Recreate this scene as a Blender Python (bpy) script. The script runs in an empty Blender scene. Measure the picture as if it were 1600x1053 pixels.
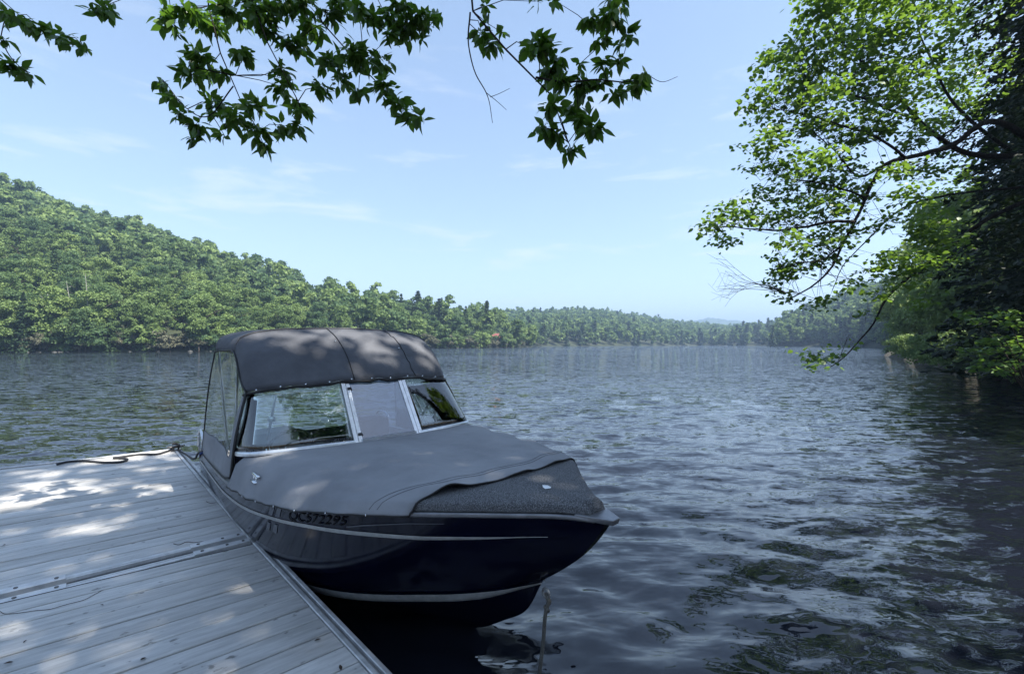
import bpy, math, random
import numpy as np
from mathutils import Vector, Matrix

# ------------------------------------------------------------------ camera, light, exposure
F, H, HY = 700.0, 1.75, 537.0            # focal length in px of the 1600 wide photo, eye height, horizon row
scene = bpy.context.scene
col = scene.collection
cam = bpy.data.cameras.new('camera')
cam.sensor_width = 36.0
cam.lens = F / 1600 * 36
cam.shift_y = (HY - 526.5) / 1600
cam.clip_start, cam.clip_end = 0.05, 20000
camo = bpy.data.objects.new('camera', cam)
camo.location = (0, 0, H)
camo.rotation_euler = (math.pi / 2, 0, 0)
col.objects.link(camo)
scene.camera = camo

SUN = Vector((0.80, -0.42, 1.30)).normalized()
sun_el = math.asin(SUN.z)
sun_az = math.atan2(SUN.x, SUN.y)
sl = bpy.data.lights.new('sun', 'SUN')
sl.energy = 3.9
sl.angle = math.radians(0.53)
sl.color = (1.0, 0.95, 0.86)
so = bpy.data.objects.new('sun', sl)
so.rotation_euler = (-SUN).to_track_quat('-Z', 'Y').to_euler()
so.location = (30, -20, 40)
col.objects.link(so)

SKY_STRENGTH = 0.134
world = bpy.data.worlds.new('World')
scene.world = world
world.use_nodes = True


def build_world():
    nt = world.node_tree
    nt.nodes.clear()
    N = lambda t: nt.nodes.new(t)
    out, bg, sky = N('ShaderNodeOutputWorld'), N('ShaderNodeBackground'), N('ShaderNodeTexSky')
    sky.sky_type = 'NISHITA'
    sky.sun_disc = False
    sky.sun_elevation = sun_el
    sky.sun_rotation = sun_az
    sky.altitude = 300
    sky.air_density = 1.0
    sky.dust_density = 0.4
    sky.ozone_density = 3.0
    bg.inputs['Strength'].default_value = SKY_STRENGTH
    tc = N('ShaderNodeTexCoord')
    # thin high cloud: noise stretched sideways, kept to a band of elevations
    mp = N('ShaderNodeMapping')
    mp.inputs['Scale'].default_value = (2.2, 2.2, 11.0)
    mp.inputs['Rotation'].default_value = (0.0, math.radians(9), 0.0)
    mp.inputs['Location'].default_value = (0.35, 0.1, 0.4)
    nz = N('ShaderNodeTexNoise')
    nz.inputs['Scale'].default_value = 1.7
    nz.inputs['Detail'].default_value = 7
    nz.inputs['Roughness'].default_value = 0.58
    nz.inputs['Distortion'].default_value = 0.35
    rp = N('ShaderNodeValToRGB')
    rp.color_ramp.elements[0].position = 0.55
    rp.color_ramp.elements[1].position = 0.82
    rp.color_ramp.elements[0].color = (0, 0, 0, 1)
    rp.color_ramp.elements[1].color = (1, 1, 1, 1)
    sx = N('ShaderNodeSeparateXYZ')
    band = N('ShaderNodeValToRGB')
    cr = band.color_ramp
    cr.elements[0].position = 0.03
    cr.elements[0].color = (0, 0, 0, 1)
    cr.elements[1].position = 0.62
    cr.elements[1].color = (0, 0, 0, 1)
    e = cr.elements.new(0.16); e.color = (1, 1, 1, 1)
    e = cr.elements.new(0.36); e.color = (.8, .8, .8, 1)
    mul = N('ShaderNodeMath'); mul.operation = 'MULTIPLY'
    mul2 = N('ShaderNodeMath'); mul2.operation = 'MULTIPLY'
    mul2.inputs[1].default_value = 0.85
    mix = N('ShaderNodeMix'); mix.data_type = 'RGBA'
    L = nt.links.new
    L(tc.outputs['Generated'], mp.inputs['Vector'])
    L(mp.outputs['Vector'], nz.inputs['Vector'])
    L(nz.outputs['Fac'], rp.inputs['Fac'])
    L(tc.outputs['Generated'], sx.inputs['Vector'])
    L(sx.outputs['Z'], band.inputs['Fac'])
    L(rp.outputs['Color'], mul.inputs[0]); L(band.outputs['Color'], mul.inputs[1])
    L(mul.outputs[0], mul2.inputs[0])
    L(mul2.outputs[0], mix.inputs['Factor'])
    gm = N('ShaderNodeGamma')              # milky summer air: less contrast between zenith and horizon
    gm.inputs['Gamma'].default_value = 0.68
    L(sky.outputs['Color'], gm.inputs['Color'])
    L(gm.outputs['Color'], mix.inputs['A'])
    mix.inputs['B'].default_value = (2.75, 2.85, 2.9, 1)
    L(mix.outputs['Result'], bg.inputs['Color'])
    L(bg.outputs['Background'], out.inputs['Surface'])


build_world()
scene.view_settings.view_transform = 'Standard'
scene.view_settings.look = 'None'
scene.view_settings.gamma = 1.0
scene.view_settings.exposure = 1.70
scene.view_settings.use_curve_mapping = False
scene.cycles.max_bounces = 8
scene.cycles.diffuse_bounces = 3
scene.cycles.glossy_bounces = 4
scene.cycles.transmission_bounces = 4
scene.cycles.transparent_max_bounces = 12
scene.cycles.volume_bounces = 0
scene.cycles.caustics_reflective = False
scene.cycles.caustics_refractive = False
scene.cycles.sample_clamp_indirect = 5.0
scene.cycles.sample_clamp_direct = 12.0

rng = np.random.default_rng(7)
random.seed(7)

# ------------------------------------------------------------------ helpers


def px(x, y, Y):
    """the point at depth Y (metres in front of the camera) that the photo shows at pixel x, y"""
    return np.array([(x - 800) / F * Y, Y, H + (HY - y) / F * Y])


def mesh_np(name, verts, faces, mat=None, smooth=False, attr=None):
    """faces: (n,3) or (n,4) int array, or a list of tuples"""
    me = bpy.data.meshes.new(name)
    verts = np.asarray(verts, dtype=np.float32)
    if isinstance(faces, np.ndarray):
        n, k = faces.shape
        me.vertices.add(len(verts))
        me.vertices.foreach_set('co', verts.ravel())
        me.loops.add(n * k)
        me.loops.foreach_set('vertex_index', faces.astype(np.int32).ravel())
        me.polygons.add(n)
        me.polygons.foreach_set('loop_start', np.arange(0, n * k, k, dtype=np.int32))
        me.polygons.foreach_set('loop_total', np.full(n, k, dtype=np.int32))
        me.update(calc_edges=True)
    else:
        me.from_pydata([tuple(map(float, v)) for v in verts], [], [tuple(f) for f in faces])
        me.update()
    if smooth:
        me.polygons.foreach_set('use_smooth', np.ones(len(me.polygons), dtype=bool))
    if attr is not None:
        a = me.attributes.new('tint', 'FLOAT', 'FACE')
        a.data.foreach_set('value', np.asarray(attr, dtype=np.float32))
    if mat:
        me.materials.append(mat)
    return me


def link(name, me, parent=None, **props):
    o = bpy.data.objects.new(name, me)
    col.objects.link(o)
    if parent is not None:
        o.parent = parent
    for k, v in props.items():
        o[k] = v
    return o


def thing(name, label, category, loc=(0, 0, 0), rz=0.0, group=None, matrix=None):
    o = bpy.data.objects.new(name, None)
    o.empty_display_size = 0.2
    col.objects.link(o)
    if matrix is not None:
        o.matrix_world = matrix
    else:
        o.location = loc
        o.rotation_euler = (0, 0, rz)
    o['label'] = label
    o['category'] = category
    if group:
        o['group'] = group
    return o


class MB:
    """collects simple shapes into one mesh"""

    def __init__(self):
        self.v, self.f = [], []

    def add(self, v, f):
        b = len(self.v)
        self.v += [tuple(map(float, p)) for p in v]
        self.f += [tuple(i + b for i in q) for q in f]

    def box(self, lo, hi, M=None):
        x0, y0, z0 = lo
        x1, y1, z1 = hi
        v = [(x0, y0, z0), (x1, y0, z0), (x1, y1, z0), (x0, y1, z0), (x0, y0, z1), (x1, y0, z1), (x1, y1, z1), (x0, y1, z1)]
        if M is not None:
            v = [M @ Vector(p) for p in v]
        self.add(v, [(3, 2, 1, 0), (4, 5, 6, 7), (0, 1, 5, 4), (1, 2, 6, 5), (2, 3, 7, 6), (3, 0, 4, 7)])

    def bevbox(self, lo, hi, b, M=None):
        """box with chamfered upper edges"""
        x0, y0, z0 = lo
        x1, y1, z1 = hi
        v = [(x0, y0, z0), (x1, y0, z0), (x1, y1, z0), (x0, y1, z0),
             (x0, y0, z1 - b), (x1, y0, z1 - b), (x1, y1, z1 - b), (x0, y1, z1 - b),
             (x0 + b, y0 + b, z1), (x1 - b, y0 + b, z1), (x1 - b, y1 - b, z1), (x0 + b, y1 - b, z1)]
        if M is not None:
            v = [M @ Vector(p) for p in v]
        self.add(v, [(3, 2, 1, 0), (0, 1, 5, 4), (1, 2, 6, 5), (2, 3, 7, 6), (3, 0, 4, 7),
                     (4, 5, 9, 8), (5, 6, 10, 9), (6, 7, 11, 10), (7, 4, 8, 11), (8, 9, 10, 11)])

    def tube(self, pts, r, n=8, closed=False):
        """tube along a polyline; r a number or one per point"""
        pts = [Vector(p) for p in pts]
        if not hasattr(r, '__len__'):
            r = [r] * len(pts)
        rings = []
        up = Vector((0, 0, 1))
        for i, p in enumerate(pts):
            a = pts[max(i - 1, 0)]
            b = pts[min(i + 1, len(pts) - 1)]
            t = (b - a).normalized() if (b - a).length > 1e-9 else Vector((1, 0, 0))
            ref = up if abs(t.z) < 0.95 else Vector((1, 0, 0))
            s = t.cross(ref).normalized()
            q = s.cross(t)
            rings.append([p + (s * math.cos(2 * math.pi * k / n) + q * math.sin(2 * math.pi * k / n)) * r[i] for k in range(n)])
        v = [p for ring in rings for p in ring]
        f = []
        for i in range(len(pts) - 1):
            for k in range(n):
                k2 = (k + 1) % n
                f.append((i * n + k, i * n + k2, (i + 1) * n + k2, (i + 1) * n + k))
        f.append(tuple(reversed(range(n))))
        f.append(tuple((len(pts) - 1) * n + k for k in range(n)))
        self.add(v, f)

    def strip(self, rows):
        """grid of points (list of rows)"""
        m = len(rows[0])
        v = [p for r in rows for p in r]
        f = [(i * m + j, i * m + j + 1, (i + 1) * m + j + 1, (i + 1) * m + j) for i in range(len(rows) - 1) for j in range(m - 1)]
        self.add(v, f)

    def obj(self, name, mat, parent=None, smooth=False, **props):
        return link(name, mesh_np(name, self.v, self.f, mat, smooth), parent, **props)


def solid(o, t, offset=0.0):
    m = o.modifiers.new('thickness', 'SOLIDIFY')
    m.thickness = t
    m.offset = offset
    return o


def catmull(pts, n):
    """smooth curve through pts, n samples"""
    P = np.asarray(pts, float)
    d = np.r_[0, np.cumsum(np.linalg.norm(np.diff(P, axis=0), axis=1))]
    t = np.linspace(0, d[-1], n)
    m = np.gradient(P, d, axis=0)
    i = np.clip(np.searchsorted(d, t, side='right') - 1, 0, len(P) - 2)
    h = (d[i + 1] - d[i])[:, None]
    u = ((t - d[i]) / (d[i + 1] - d[i]))[:, None]
    return (2 * u**3 - 3 * u**2 + 1) * P[i] + (u**3 - 2 * u**2 + u) * h * m[i] + (-2 * u**3 + 3 * u**2) * P[i + 1] + (u**3 - u**2) * h * m[i + 1]


# ------------------------------------------------------------------ materials


def new_mat(name):
    m = bpy.data.materials.new(name)
    m.use_nodes = True
    nt = m.node_tree
    b = nt.nodes['Principled BSDF']
    return m, nt, b


def setp(b, **k):
    names = dict(color='Base Color', rough='Roughness', metal='Metallic', spec='Specular IOR Level', coat='Coat Weight', coatr='Coat Roughness', ior='IOR', sheen='Sheen Weight')
    for q, v in k.items():
        b.inputs[names[q]].default_value = (*v, 1) if q == 'color' else v


def noisy(name, c1, c2, scale=8, rough=0.6, bump=0.0, bscale=60, detail=5, stretch=(1, 1, 1), metal=0.0, spec=0.5, lo=0.35, hi=0.65, rough2=None, tint=0.0, coord='Object', bdist=0.01):
    m, nt, b = new_mat(name)
    setp(b, rough=rough, metal=metal, spec=spec)
    N, L = nt.nodes.new, nt.links.new
    tc = N('ShaderNodeTexCoord')
    mp = N('ShaderNodeMapping')
    mp.inputs['Scale'].default_value = stretch
    nz = N('ShaderNodeTexNoise')
    nz.inputs['Scale'].default_value = scale
    nz.inputs['Detail'].default_value = detail
    nz.inputs['Roughness'].default_value = 0.6
    rp = N('ShaderNodeValToRGB')
    rp.color_ramp.elements[0].position = lo
    rp.color_ramp.elements[1].position = hi
    rp.color_ramp.elements[0].color = (*c1, 1)
    rp.color_ramp.elements[1].color = (*c2, 1)
    L(tc.outputs[coord], mp.inputs['Vector'])
    L(mp.outputs['Vector'], nz.inputs['Vector'])
    L(nz.outputs['Fac'], rp.inputs['Fac'])
    csock = rp.outputs['Color']
    if tint:
        oi = N('ShaderNodeObjectInfo')
        mr = N('ShaderNodeMapRange')
        mr.inputs['To Min'].default_value = 1 - tint
        mr.inputs['To Max'].default_value = 1 + tint
        L(oi.outputs['Random'], mr.inputs['Value'])
        hs = N('ShaderNodeHueSaturation')
        L(mr.outputs['Result'], hs.inputs['Value'])
        L(csock, hs.inputs['Color'])
        csock = hs.outputs['Color']
        # shift the noise for each object so that no two show the same marks
        cx = N('ShaderNodeVectorMath'); cx.operation = 'SCALE'
        cx.inputs[0].default_value = (37.0, 19.0, 53.0)
        L(oi.outputs['Random'], cx.inputs['Scale'])
        L(cx.outputs['Vector'], mp.inputs['Location'])
    L(csock, b.inputs['Base Color'])
    if rough2 is not None:
        mr = N('ShaderNodeMapRange')
        mr.inputs['To Min'].default_value = rough
        mr.inputs['To Max'].default_value = rough2
        L(nz.outputs['Fac'], mr.inputs['Value'])
        L(mr.outputs['Result'], b.inputs['Roughness'])
    if bump:
        n2 = N('ShaderNodeTexNoise')
        n2.inputs['Scale'].default_value = bscale
        n2.inputs['Detail'].default_value = 4
        bp = N('ShaderNodeBump')
        bp.inputs['Strength'].default_value = bump
        bp.inputs['Distance'].default_value = bdist
        L(mp.outputs['Vector'], n2.inputs['Vector'])
        L(n2.outputs['Fac'], bp.inputs['Height'])
        L(bp.outputs['Normal'], b.inputs['Normal'])
    return m


def leaf_mat(name, c_dark, c_light, trans=(0.25, 0.4, 0.05), tfac=0.35, rough=0.45, use_attr=False, spec=0.4):
    """foliage: principled + translucent, tint varies from object to object or, in joined foliage, from tree to tree"""
    m, nt, b = new_mat(name)
    N, L = nt.nodes.new, nt.links.new
    setp(b, rough=rough, spec=spec)
    if use_attr:
        at = N('ShaderNodeAttribute')
        at.attribute_name = 'tint'
        fac = at.outputs['Fac']
    else:
        oi = N('ShaderNodeObjectInfo')
        sp = N('ShaderNodeSeparateColor')
        L(oi.outputs['Color'], sp.inputs['Color'])
        fac = sp.outputs['Red']           # each object's own tint, 0 blue-green .. 1 yellow-green
    gm = N('ShaderNodeNewGeometry')
    ad = N('ShaderNodeMath'); ad.operation = 'MULTIPLY_ADD'
    ad.inputs[1].default_value = 0.28
    L(gm.outputs['Random Per Island'], ad.inputs[0])
    m7 = N('ShaderNodeMath'); m7.operation = 'MULTIPLY'
    m7.inputs[1].default_value = 0.72
    L(fac, m7.inputs[0])
    L(m7.outputs[0], ad.inputs[2])
    rp = N('ShaderNodeValToRGB')
    rp.color_ramp.elements[0].color = (*c_dark, 1)
    rp.color_ramp.elements[1].color = (*c_light, 1)
    rp.color_ramp.elements[0].position = 0.1
    rp.color_ramp.elements[1].position = 0.9
    L(ad.outputs[0], rp.inputs['Fac'])
    L(rp.outputs['Color'], b.inputs['Base Color'])
    tr = N('ShaderNodeBsdfTranslucent')
    mx2 = N('ShaderNodeMix'); mx2.data_type = 'RGBA'
    mx2.inputs['Factor'].default_value = 0.6
    L(rp.outputs['Color'], mx2.inputs['A'])
    mx2.inputs['B'].default_value = (*trans, 1)
    L(mx2.outputs['Result'], tr.inputs['Color'])
    ms = N('ShaderNodeMixShader')
    ms.inputs['Fac'].default_value = tfac
    out = nt.nodes['Material Output']
    L(b.outputs['BSDF'], ms.inputs[1])
    L(tr.outputs['BSDF'], ms.inputs[2])
    L(ms.outputs['Shader'], out.inputs['Surface'])
    return m


def glass_mat(name, tint=(0.9, 0.95, 0.93), base=0.06, ior=1.52, rough=0.0, haze=0.0, hazecol=(0.5, 0.52, 0.52)):
    m, nt, b = new_mat(name)
    N, L = nt.nodes.new, nt.links.new
    nt.nodes.remove(b)
    out = nt.nodes['Material Output']
    t = N('ShaderNodeBsdfTransparent')
    t.inputs['Color'].default_value = (*tint, 1)
    g = N('ShaderNodeBsdfGlossy')
    g.inputs['Roughness'].default_value = rough
    g.inputs['Color'].default_value = (1, 1, 1, 1)
    fr = N('ShaderNodeFresnel')
    fr.inputs['IOR'].default_value = ior
    mr = N('ShaderNodeMapRange')
    mr.inputs['To Min'].default_value = base
    mr.inputs['To Max'].default_value = 1.0
    L(fr.outputs['Fac'], mr.inputs['Value'])
    body = t.outputs['BSDF']
    if haze:
        d = N('ShaderNodeBsdfDiffuse')
        d.inputs['Color'].default_value = (*hazecol, 1)
        tl = N('ShaderNodeBsdfTranslucent')
        tl.inputs['Color'].default_value = (*hazecol, 1)
        a = N('ShaderNodeMixShader'); a.inputs['Fac'].default_value = 0.5
        L(d.outputs['BSDF'], a.inputs[1]); L(tl.outputs['BSDF'], a.inputs[2])
        h = N('ShaderNodeMixShader'); h.inputs['Fac'].default_value = haze
        L(body, h.inputs[1]); L(a.outputs['Shader'], h.inputs[2])
        body = h.outputs['Shader']
    ms = N('ShaderNodeMixShader')
    L(mr.outputs['Result'], ms.inputs['Fac'])
    L(body, ms.inputs[1])
    L(g.outputs['BSDF'], ms.inputs[2])
    L(ms.outputs['Shader'], out.inputs['Surface'])
    return m


def plain(name, color, rough=0.5, metal=0.0, spec=0.5, coat=0.0):
    m, nt, b = new_mat(name)
    setp(b, color=color, rough=rough, metal=metal, spec=spec, coat=coat)
    return m


M = {}
M['board'] = noisy('weathered_boards', (0.36, 0.352, 0.34), (0.59, 0.578, 0.555), scale=5, stretch=(9, 0.9, 9), rough=0.42, rough2=0.62, bump=0.5, bscale=9, tint=0.12, lo=0.28, hi=0.72, bdist=0.004)
M['alu'] = noisy('weathered_aluminium', (0.42, 0.42, 0.42), (0.64, 0.64, 0.64), scale=14, rough=0.38, rough2=0.6, metal=0.35, bump=0.1, bscale=120, bdist=0.002)
def add_marks(m, col, scale, lo, hi, stretch=(1, 1, 1), amount=0.7):
    """dark knots or stains over a material's colour"""
    nt = m.node_tree
    N, L = nt.nodes.new, nt.links.new
    b = nt.nodes['Principled BSDF']
    src = b.inputs['Base Color'].links[0].from_socket
    mp0 = next(n for n in nt.nodes if n.type == 'MAPPING')
    vm = N('ShaderNodeVectorMath'); vm.operation = 'MULTIPLY'
    vm.inputs[1].default_value = stretch
    nz = N('ShaderNodeTexNoise')
    nz.inputs['Scale'].default_value = scale
    nz.inputs['Detail'].default_value = 4
    mr = N('ShaderNodeMapRange')
    mr.inputs['From Min'].default_value = lo
    mr.inputs['From Max'].default_value = hi
    mr.inputs['To Max'].default_value = amount
    mx = N('ShaderNodeMix'); mx.data_type = 'RGBA'
    mx.inputs['B'].default_value = (*col, 1)
    L(mp0.outputs['Vector'], vm.inputs[0]); L(vm.outputs['Vector'], nz.inputs['Vector'])
    L(nz.outputs['Fac'], mr.inputs['Value']); L(mr.outputs['Result'], mx.inputs['Factor'])
    L(src, mx.inputs['A']); L(mx.outputs['Result'], b.inputs['Base Color'])


add_marks(M['board'], (0.10, 0.095, 0.085), 2.2, 0.655, 0.72, (1, 6, 1), .75)
add_marks(M['board'], (0.22, 0.20, 0.17), 0.35, 0.52, 0.70, (1, 1.2, 1), .55)
add_marks(M['board'], (0.70, 0.68, 0.63), 1.3, 0.64, 0.70, (1, 3, 1), .35)
M['channel'] = noisy('dark_hinge_channel', (0.07, 0.07, 0.07), (0.14, 0.14, 0.135), scale=12, rough=0.7)  # darker mottled tone for the channel between the hinge rails
M['hinge'] = noisy('galvanised_hinge', (0.52, 0.52, 0.52), (0.72, 0.72, 0.72), scale=10, rough=0.4, rough2=0.6, metal=0.2)
M['alu_dull'] = noisy('dull_aluminium', (0.22, 0.22, 0.22), (0.33, 0.33, 0.32), scale=18, rough=0.55, metal=0.5)
M['rail'] = noisy('dark_anodised_rail', (0.16, 0.165, 0.18), (0.24, 0.245, 0.26), scale=14, rough=0.3, rough2=0.45, metal=0.6)
M['dark_gap'] = plain('shadow_gap_black', (0.02, 0.02, 0.02), 0.8)  # near-black colour in place of the shade inside open joints
M['bolt'] = noisy('old_bolt_steel', (0.08, 0.075, 0.07), (0.2, 0.19, 0.18), scale=80, rough=0.5, metal=0.6)
M['black_rope'] = noisy('black_rope', (0.012, 0.012, 0.014), (0.05, 0.05, 0.055), scale=160, rough=0.85, bump=0.6, bscale=220, bdist=0.004)
M['grey_rope'] = noisy('grey_rope', (0.07, 0.065, 0.055), (0.16, 0.15, 0.13), scale=160, rough=0.85, bump=0.6, bscale=220, bdist=0.004)
M['white_rope'] = noisy('pale_rope', (0.45, 0.45, 0.42), (0.62, 0.62, 0.6), scale=150, rough=0.8)
M['blue_strap'] = noisy('blue_strap', (0.012, 0.03, 0.11), (0.02, 0.05, 0.16), scale=60, rough=0.7)
M['hull'] = noisy('navy_gelcoat', (0.0025, 0.003, 0.012), (0.0035, 0.0045, 0.017), scale=3, rough=0.09, rough2=0.16, spec=0.5, bump=0.04, bscale=5, bdist=0.02)
M['silver'] = noisy('silver_stripe', (0.36, 0.36, 0.35), (0.50, 0.50, 0.48), scale=20, rough=0.28, metal=0.35)
M['ghost_stripe'] = plain('grey_decal', (0.10, 0.105, 0.12), 0.25)
M['letter'] = plain('black_letter_vinyl', (0.002, 0.002, 0.002), 0.65, spec=0.15)
M['canvas'] = noisy('charcoal_canvas', (0.195, 0.200, 0.213), (0.265, 0.270, 0.283), scale=2.2, rough=0.8, bump=0.45, bscale=8, bdist=0.02, spec=0.3)
M['canopy'] = noisy('dark_canopy_canvas', (0.072, 0.075, 0.086), (0.110, 0.114, 0.128), scale=2.5, rough=0.75, bump=0.55, bscale=9, bdist=0.02, spec=0.3)
M['piping'] = plain('black_piping', (0.006, 0.006, 0.007), 0.6)
M['carpet'] = noisy('black_marine_carpet', (0.06, 0.062, 0.068), (0.25, 0.255, 0.265), scale=190, rough=0.95, bump=1.0, bscale=260, bdist=0.006, lo=0.42, hi=0.66, spec=0.2)
M['chrome'] = noisy('brushed_aluminium', (0.68, 0.70, 0.72), (0.80, 0.82, 0.84), scale=30, rough=0.22, metal=1.0)
M['frame'] = noisy('windshield_aluminium', (0.62, 0.64, 0.66), (0.76, 0.78, 0.80), scale=25, rough=0.3, metal=0.75)
M['black_plastic'] = plain('black_plastic', (0.012, 0.012, 0.013), 0.4)
M['glass'] = glass_mat('windshield_glass', (0.88, 0.94, 0.92), base=0.10, ior=1.38)
M['glass_sky_tint'] = glass_mat('walk_through_glass', (0.52, 0.58, 0.66), base=0.09, haze=0.07, hazecol=(0.30, 0.36, 0.46))  # blue-grey tint and haze put in for the mirrored sky
M['vinyl'] = glass_mat('clear_vinyl', (0.86, 0.88, 0.88), base=0.07, rough=0.05, haze=0.13, hazecol=(0.28, 0.29, 0.30))
M['seat'] = noisy('grey_seat_vinyl', (0.22, 0.22, 0.22), (0.3, 0.3, 0.3), scale=8, rough=0.5)
M['bark'] = noisy('grey_brown_bark', (0.035, 0.028, 0.022), (0.12, 0.10, 0.08), scale=9, stretch=(3, 3, 0.6), rough=0.9, bump=1.0, bscale=14, bdist=0.02, spec=0.2)
M['bark_dark'] = noisy('dark_bark', (0.010, 0.008, 0.007), (0.032, 0.027, 0.023), scale=9, stretch=(3, 3, 0.6), rough=0.9, bump=0.8, bscale=14, bdist=0.02, spec=0.2)
M['bark_pale'] = noisy('bleached_dead_wood', (0.20, 0.19, 0.17), (0.36, 0.345, 0.32), scale=5, rough=0.85)
M['leaf_over'] = leaf_mat('beech_leaf', (0.030, 0.065, 0.012), (0.070, 0.135, 0.020), trans=(0.20, 0.42, 0.03), tfac=0.30, rough=0.38)
M['leaf_maple'] = leaf_mat('maple_leaf', (0.036, 0.090, 0.014), (0.110, 0.200, 0.028), trans=(0.32, 0.52, 0.055), tfac=0.40, rough=0.45)
M['leaf_bush'] = leaf_mat('shrub_leaf', (0.035, 0.085, 0.014), (0.10, 0.20, 0.03), trans=(0.25, 0.42, 0.05), tfac=0.35)
M['needle'] = leaf_mat('hemlock_needles', (0.007, 0.014, 0.006), (0.018, 0.032, 0.010), trans=(0.05, 0.09, 0.02), tfac=0.12, rough=0.6, spec=0.2)
M['hill_leaf'] = leaf_mat('hillside_leaves', (0.055, 0.105, 0.048), (0.200, 0.275, 0.085), trans=(0.28, 0.40, 0.11), tfac=0.32, rough=0.6, spec=0.2)
M['hill_needle'] = leaf_mat('hillside_needles', (0.022, 0.045, 0.020), (0.045, 0.080, 0.032), trans=(0.06, 0.10, 0.03), tfac=0.12, rough=0.65, spec=0.2)
M['cedar_brown'] = leaf_mat('browned_cedar', (0.085, 0.092, 0.055), (0.155, 0.155, 0.10), trans=(0.16, 0.17, 0.09), tfac=0.15, rough=0.65, spec=0.2)
M['wood_mass'] = leaf_mat('far_wood_leaves', (0.055, 0.105, 0.048), (0.195, 0.268, 0.085), trans=(0.28, 0.40, 0.11), tfac=0.32, rough=0.65, use_attr=True, spec=0.2)
M['wood_mass_dark'] = leaf_mat('far_wood_needles', (0.022, 0.045, 0.020), (0.050, 0.085, 0.032), trans=(0.06, 0.10, 0.03), tfac=0.12, rough=0.65, use_attr=True, spec=0.2)
M['forest_floor'] = noisy('forest_floor', (0.018, 0.026, 0.012), (0.035, 0.045, 0.02), scale=0.15, rough=0.95, coord='Object')
M['mountain'] = noisy('far_mountain_woods', (0.045, 0.075, 0.035), (0.075, 0.11, 0.05), scale=0.02, rough=0.95, coord='Object')
M['bank'] = noisy('shore_soil', (0.03, 0.026, 0.018), (0.075, 0.065, 0.045), scale=1.2, rough=0.95, bump=0.6, bscale=5, bdist=0.1)
M['rock'] = noisy('shore_rock', (0.04, 0.04, 0.036), (0.11, 0.108, 0.10), scale=1.0, rough=0.85, bump=0.5, bscale=4, bdist=0.1)
M['house_wall'] = noisy('cottage_siding', (0.16, 0.085, 0.06), (0.22, 0.12, 0.08), scale=0.8, rough=0.8)
M['house_wall_pale'] = noisy('pale_cottage_siding', (0.52, 0.50, 0.46), (0.62, 0.60, 0.56), scale=0.8, rough=0.8)
M['roof_red'] = noisy('red_roof', (0.15, 0.045, 0.04), (0.20, 0.06, 0.05), scale=1.5, rough=0.6)
M['roof_grey'] = noisy('grey_roof', (0.06, 0.06, 0.06), (0.09, 0.09, 0.09), scale=1.5, rough=0.6)
M['pane'] = plain('dark_window_pane', (0.02, 0.025, 0.03), 0.08)
M['dead_leaf'] = noisy('dead_leaf', (0.02, 0.012, 0.008), (0.06, 0.035, 0.02), scale=40, rough=0.8)
M['white_decal'] = plain('white_decal', (0.7, 0.71, 0.72), 0.5)


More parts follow.
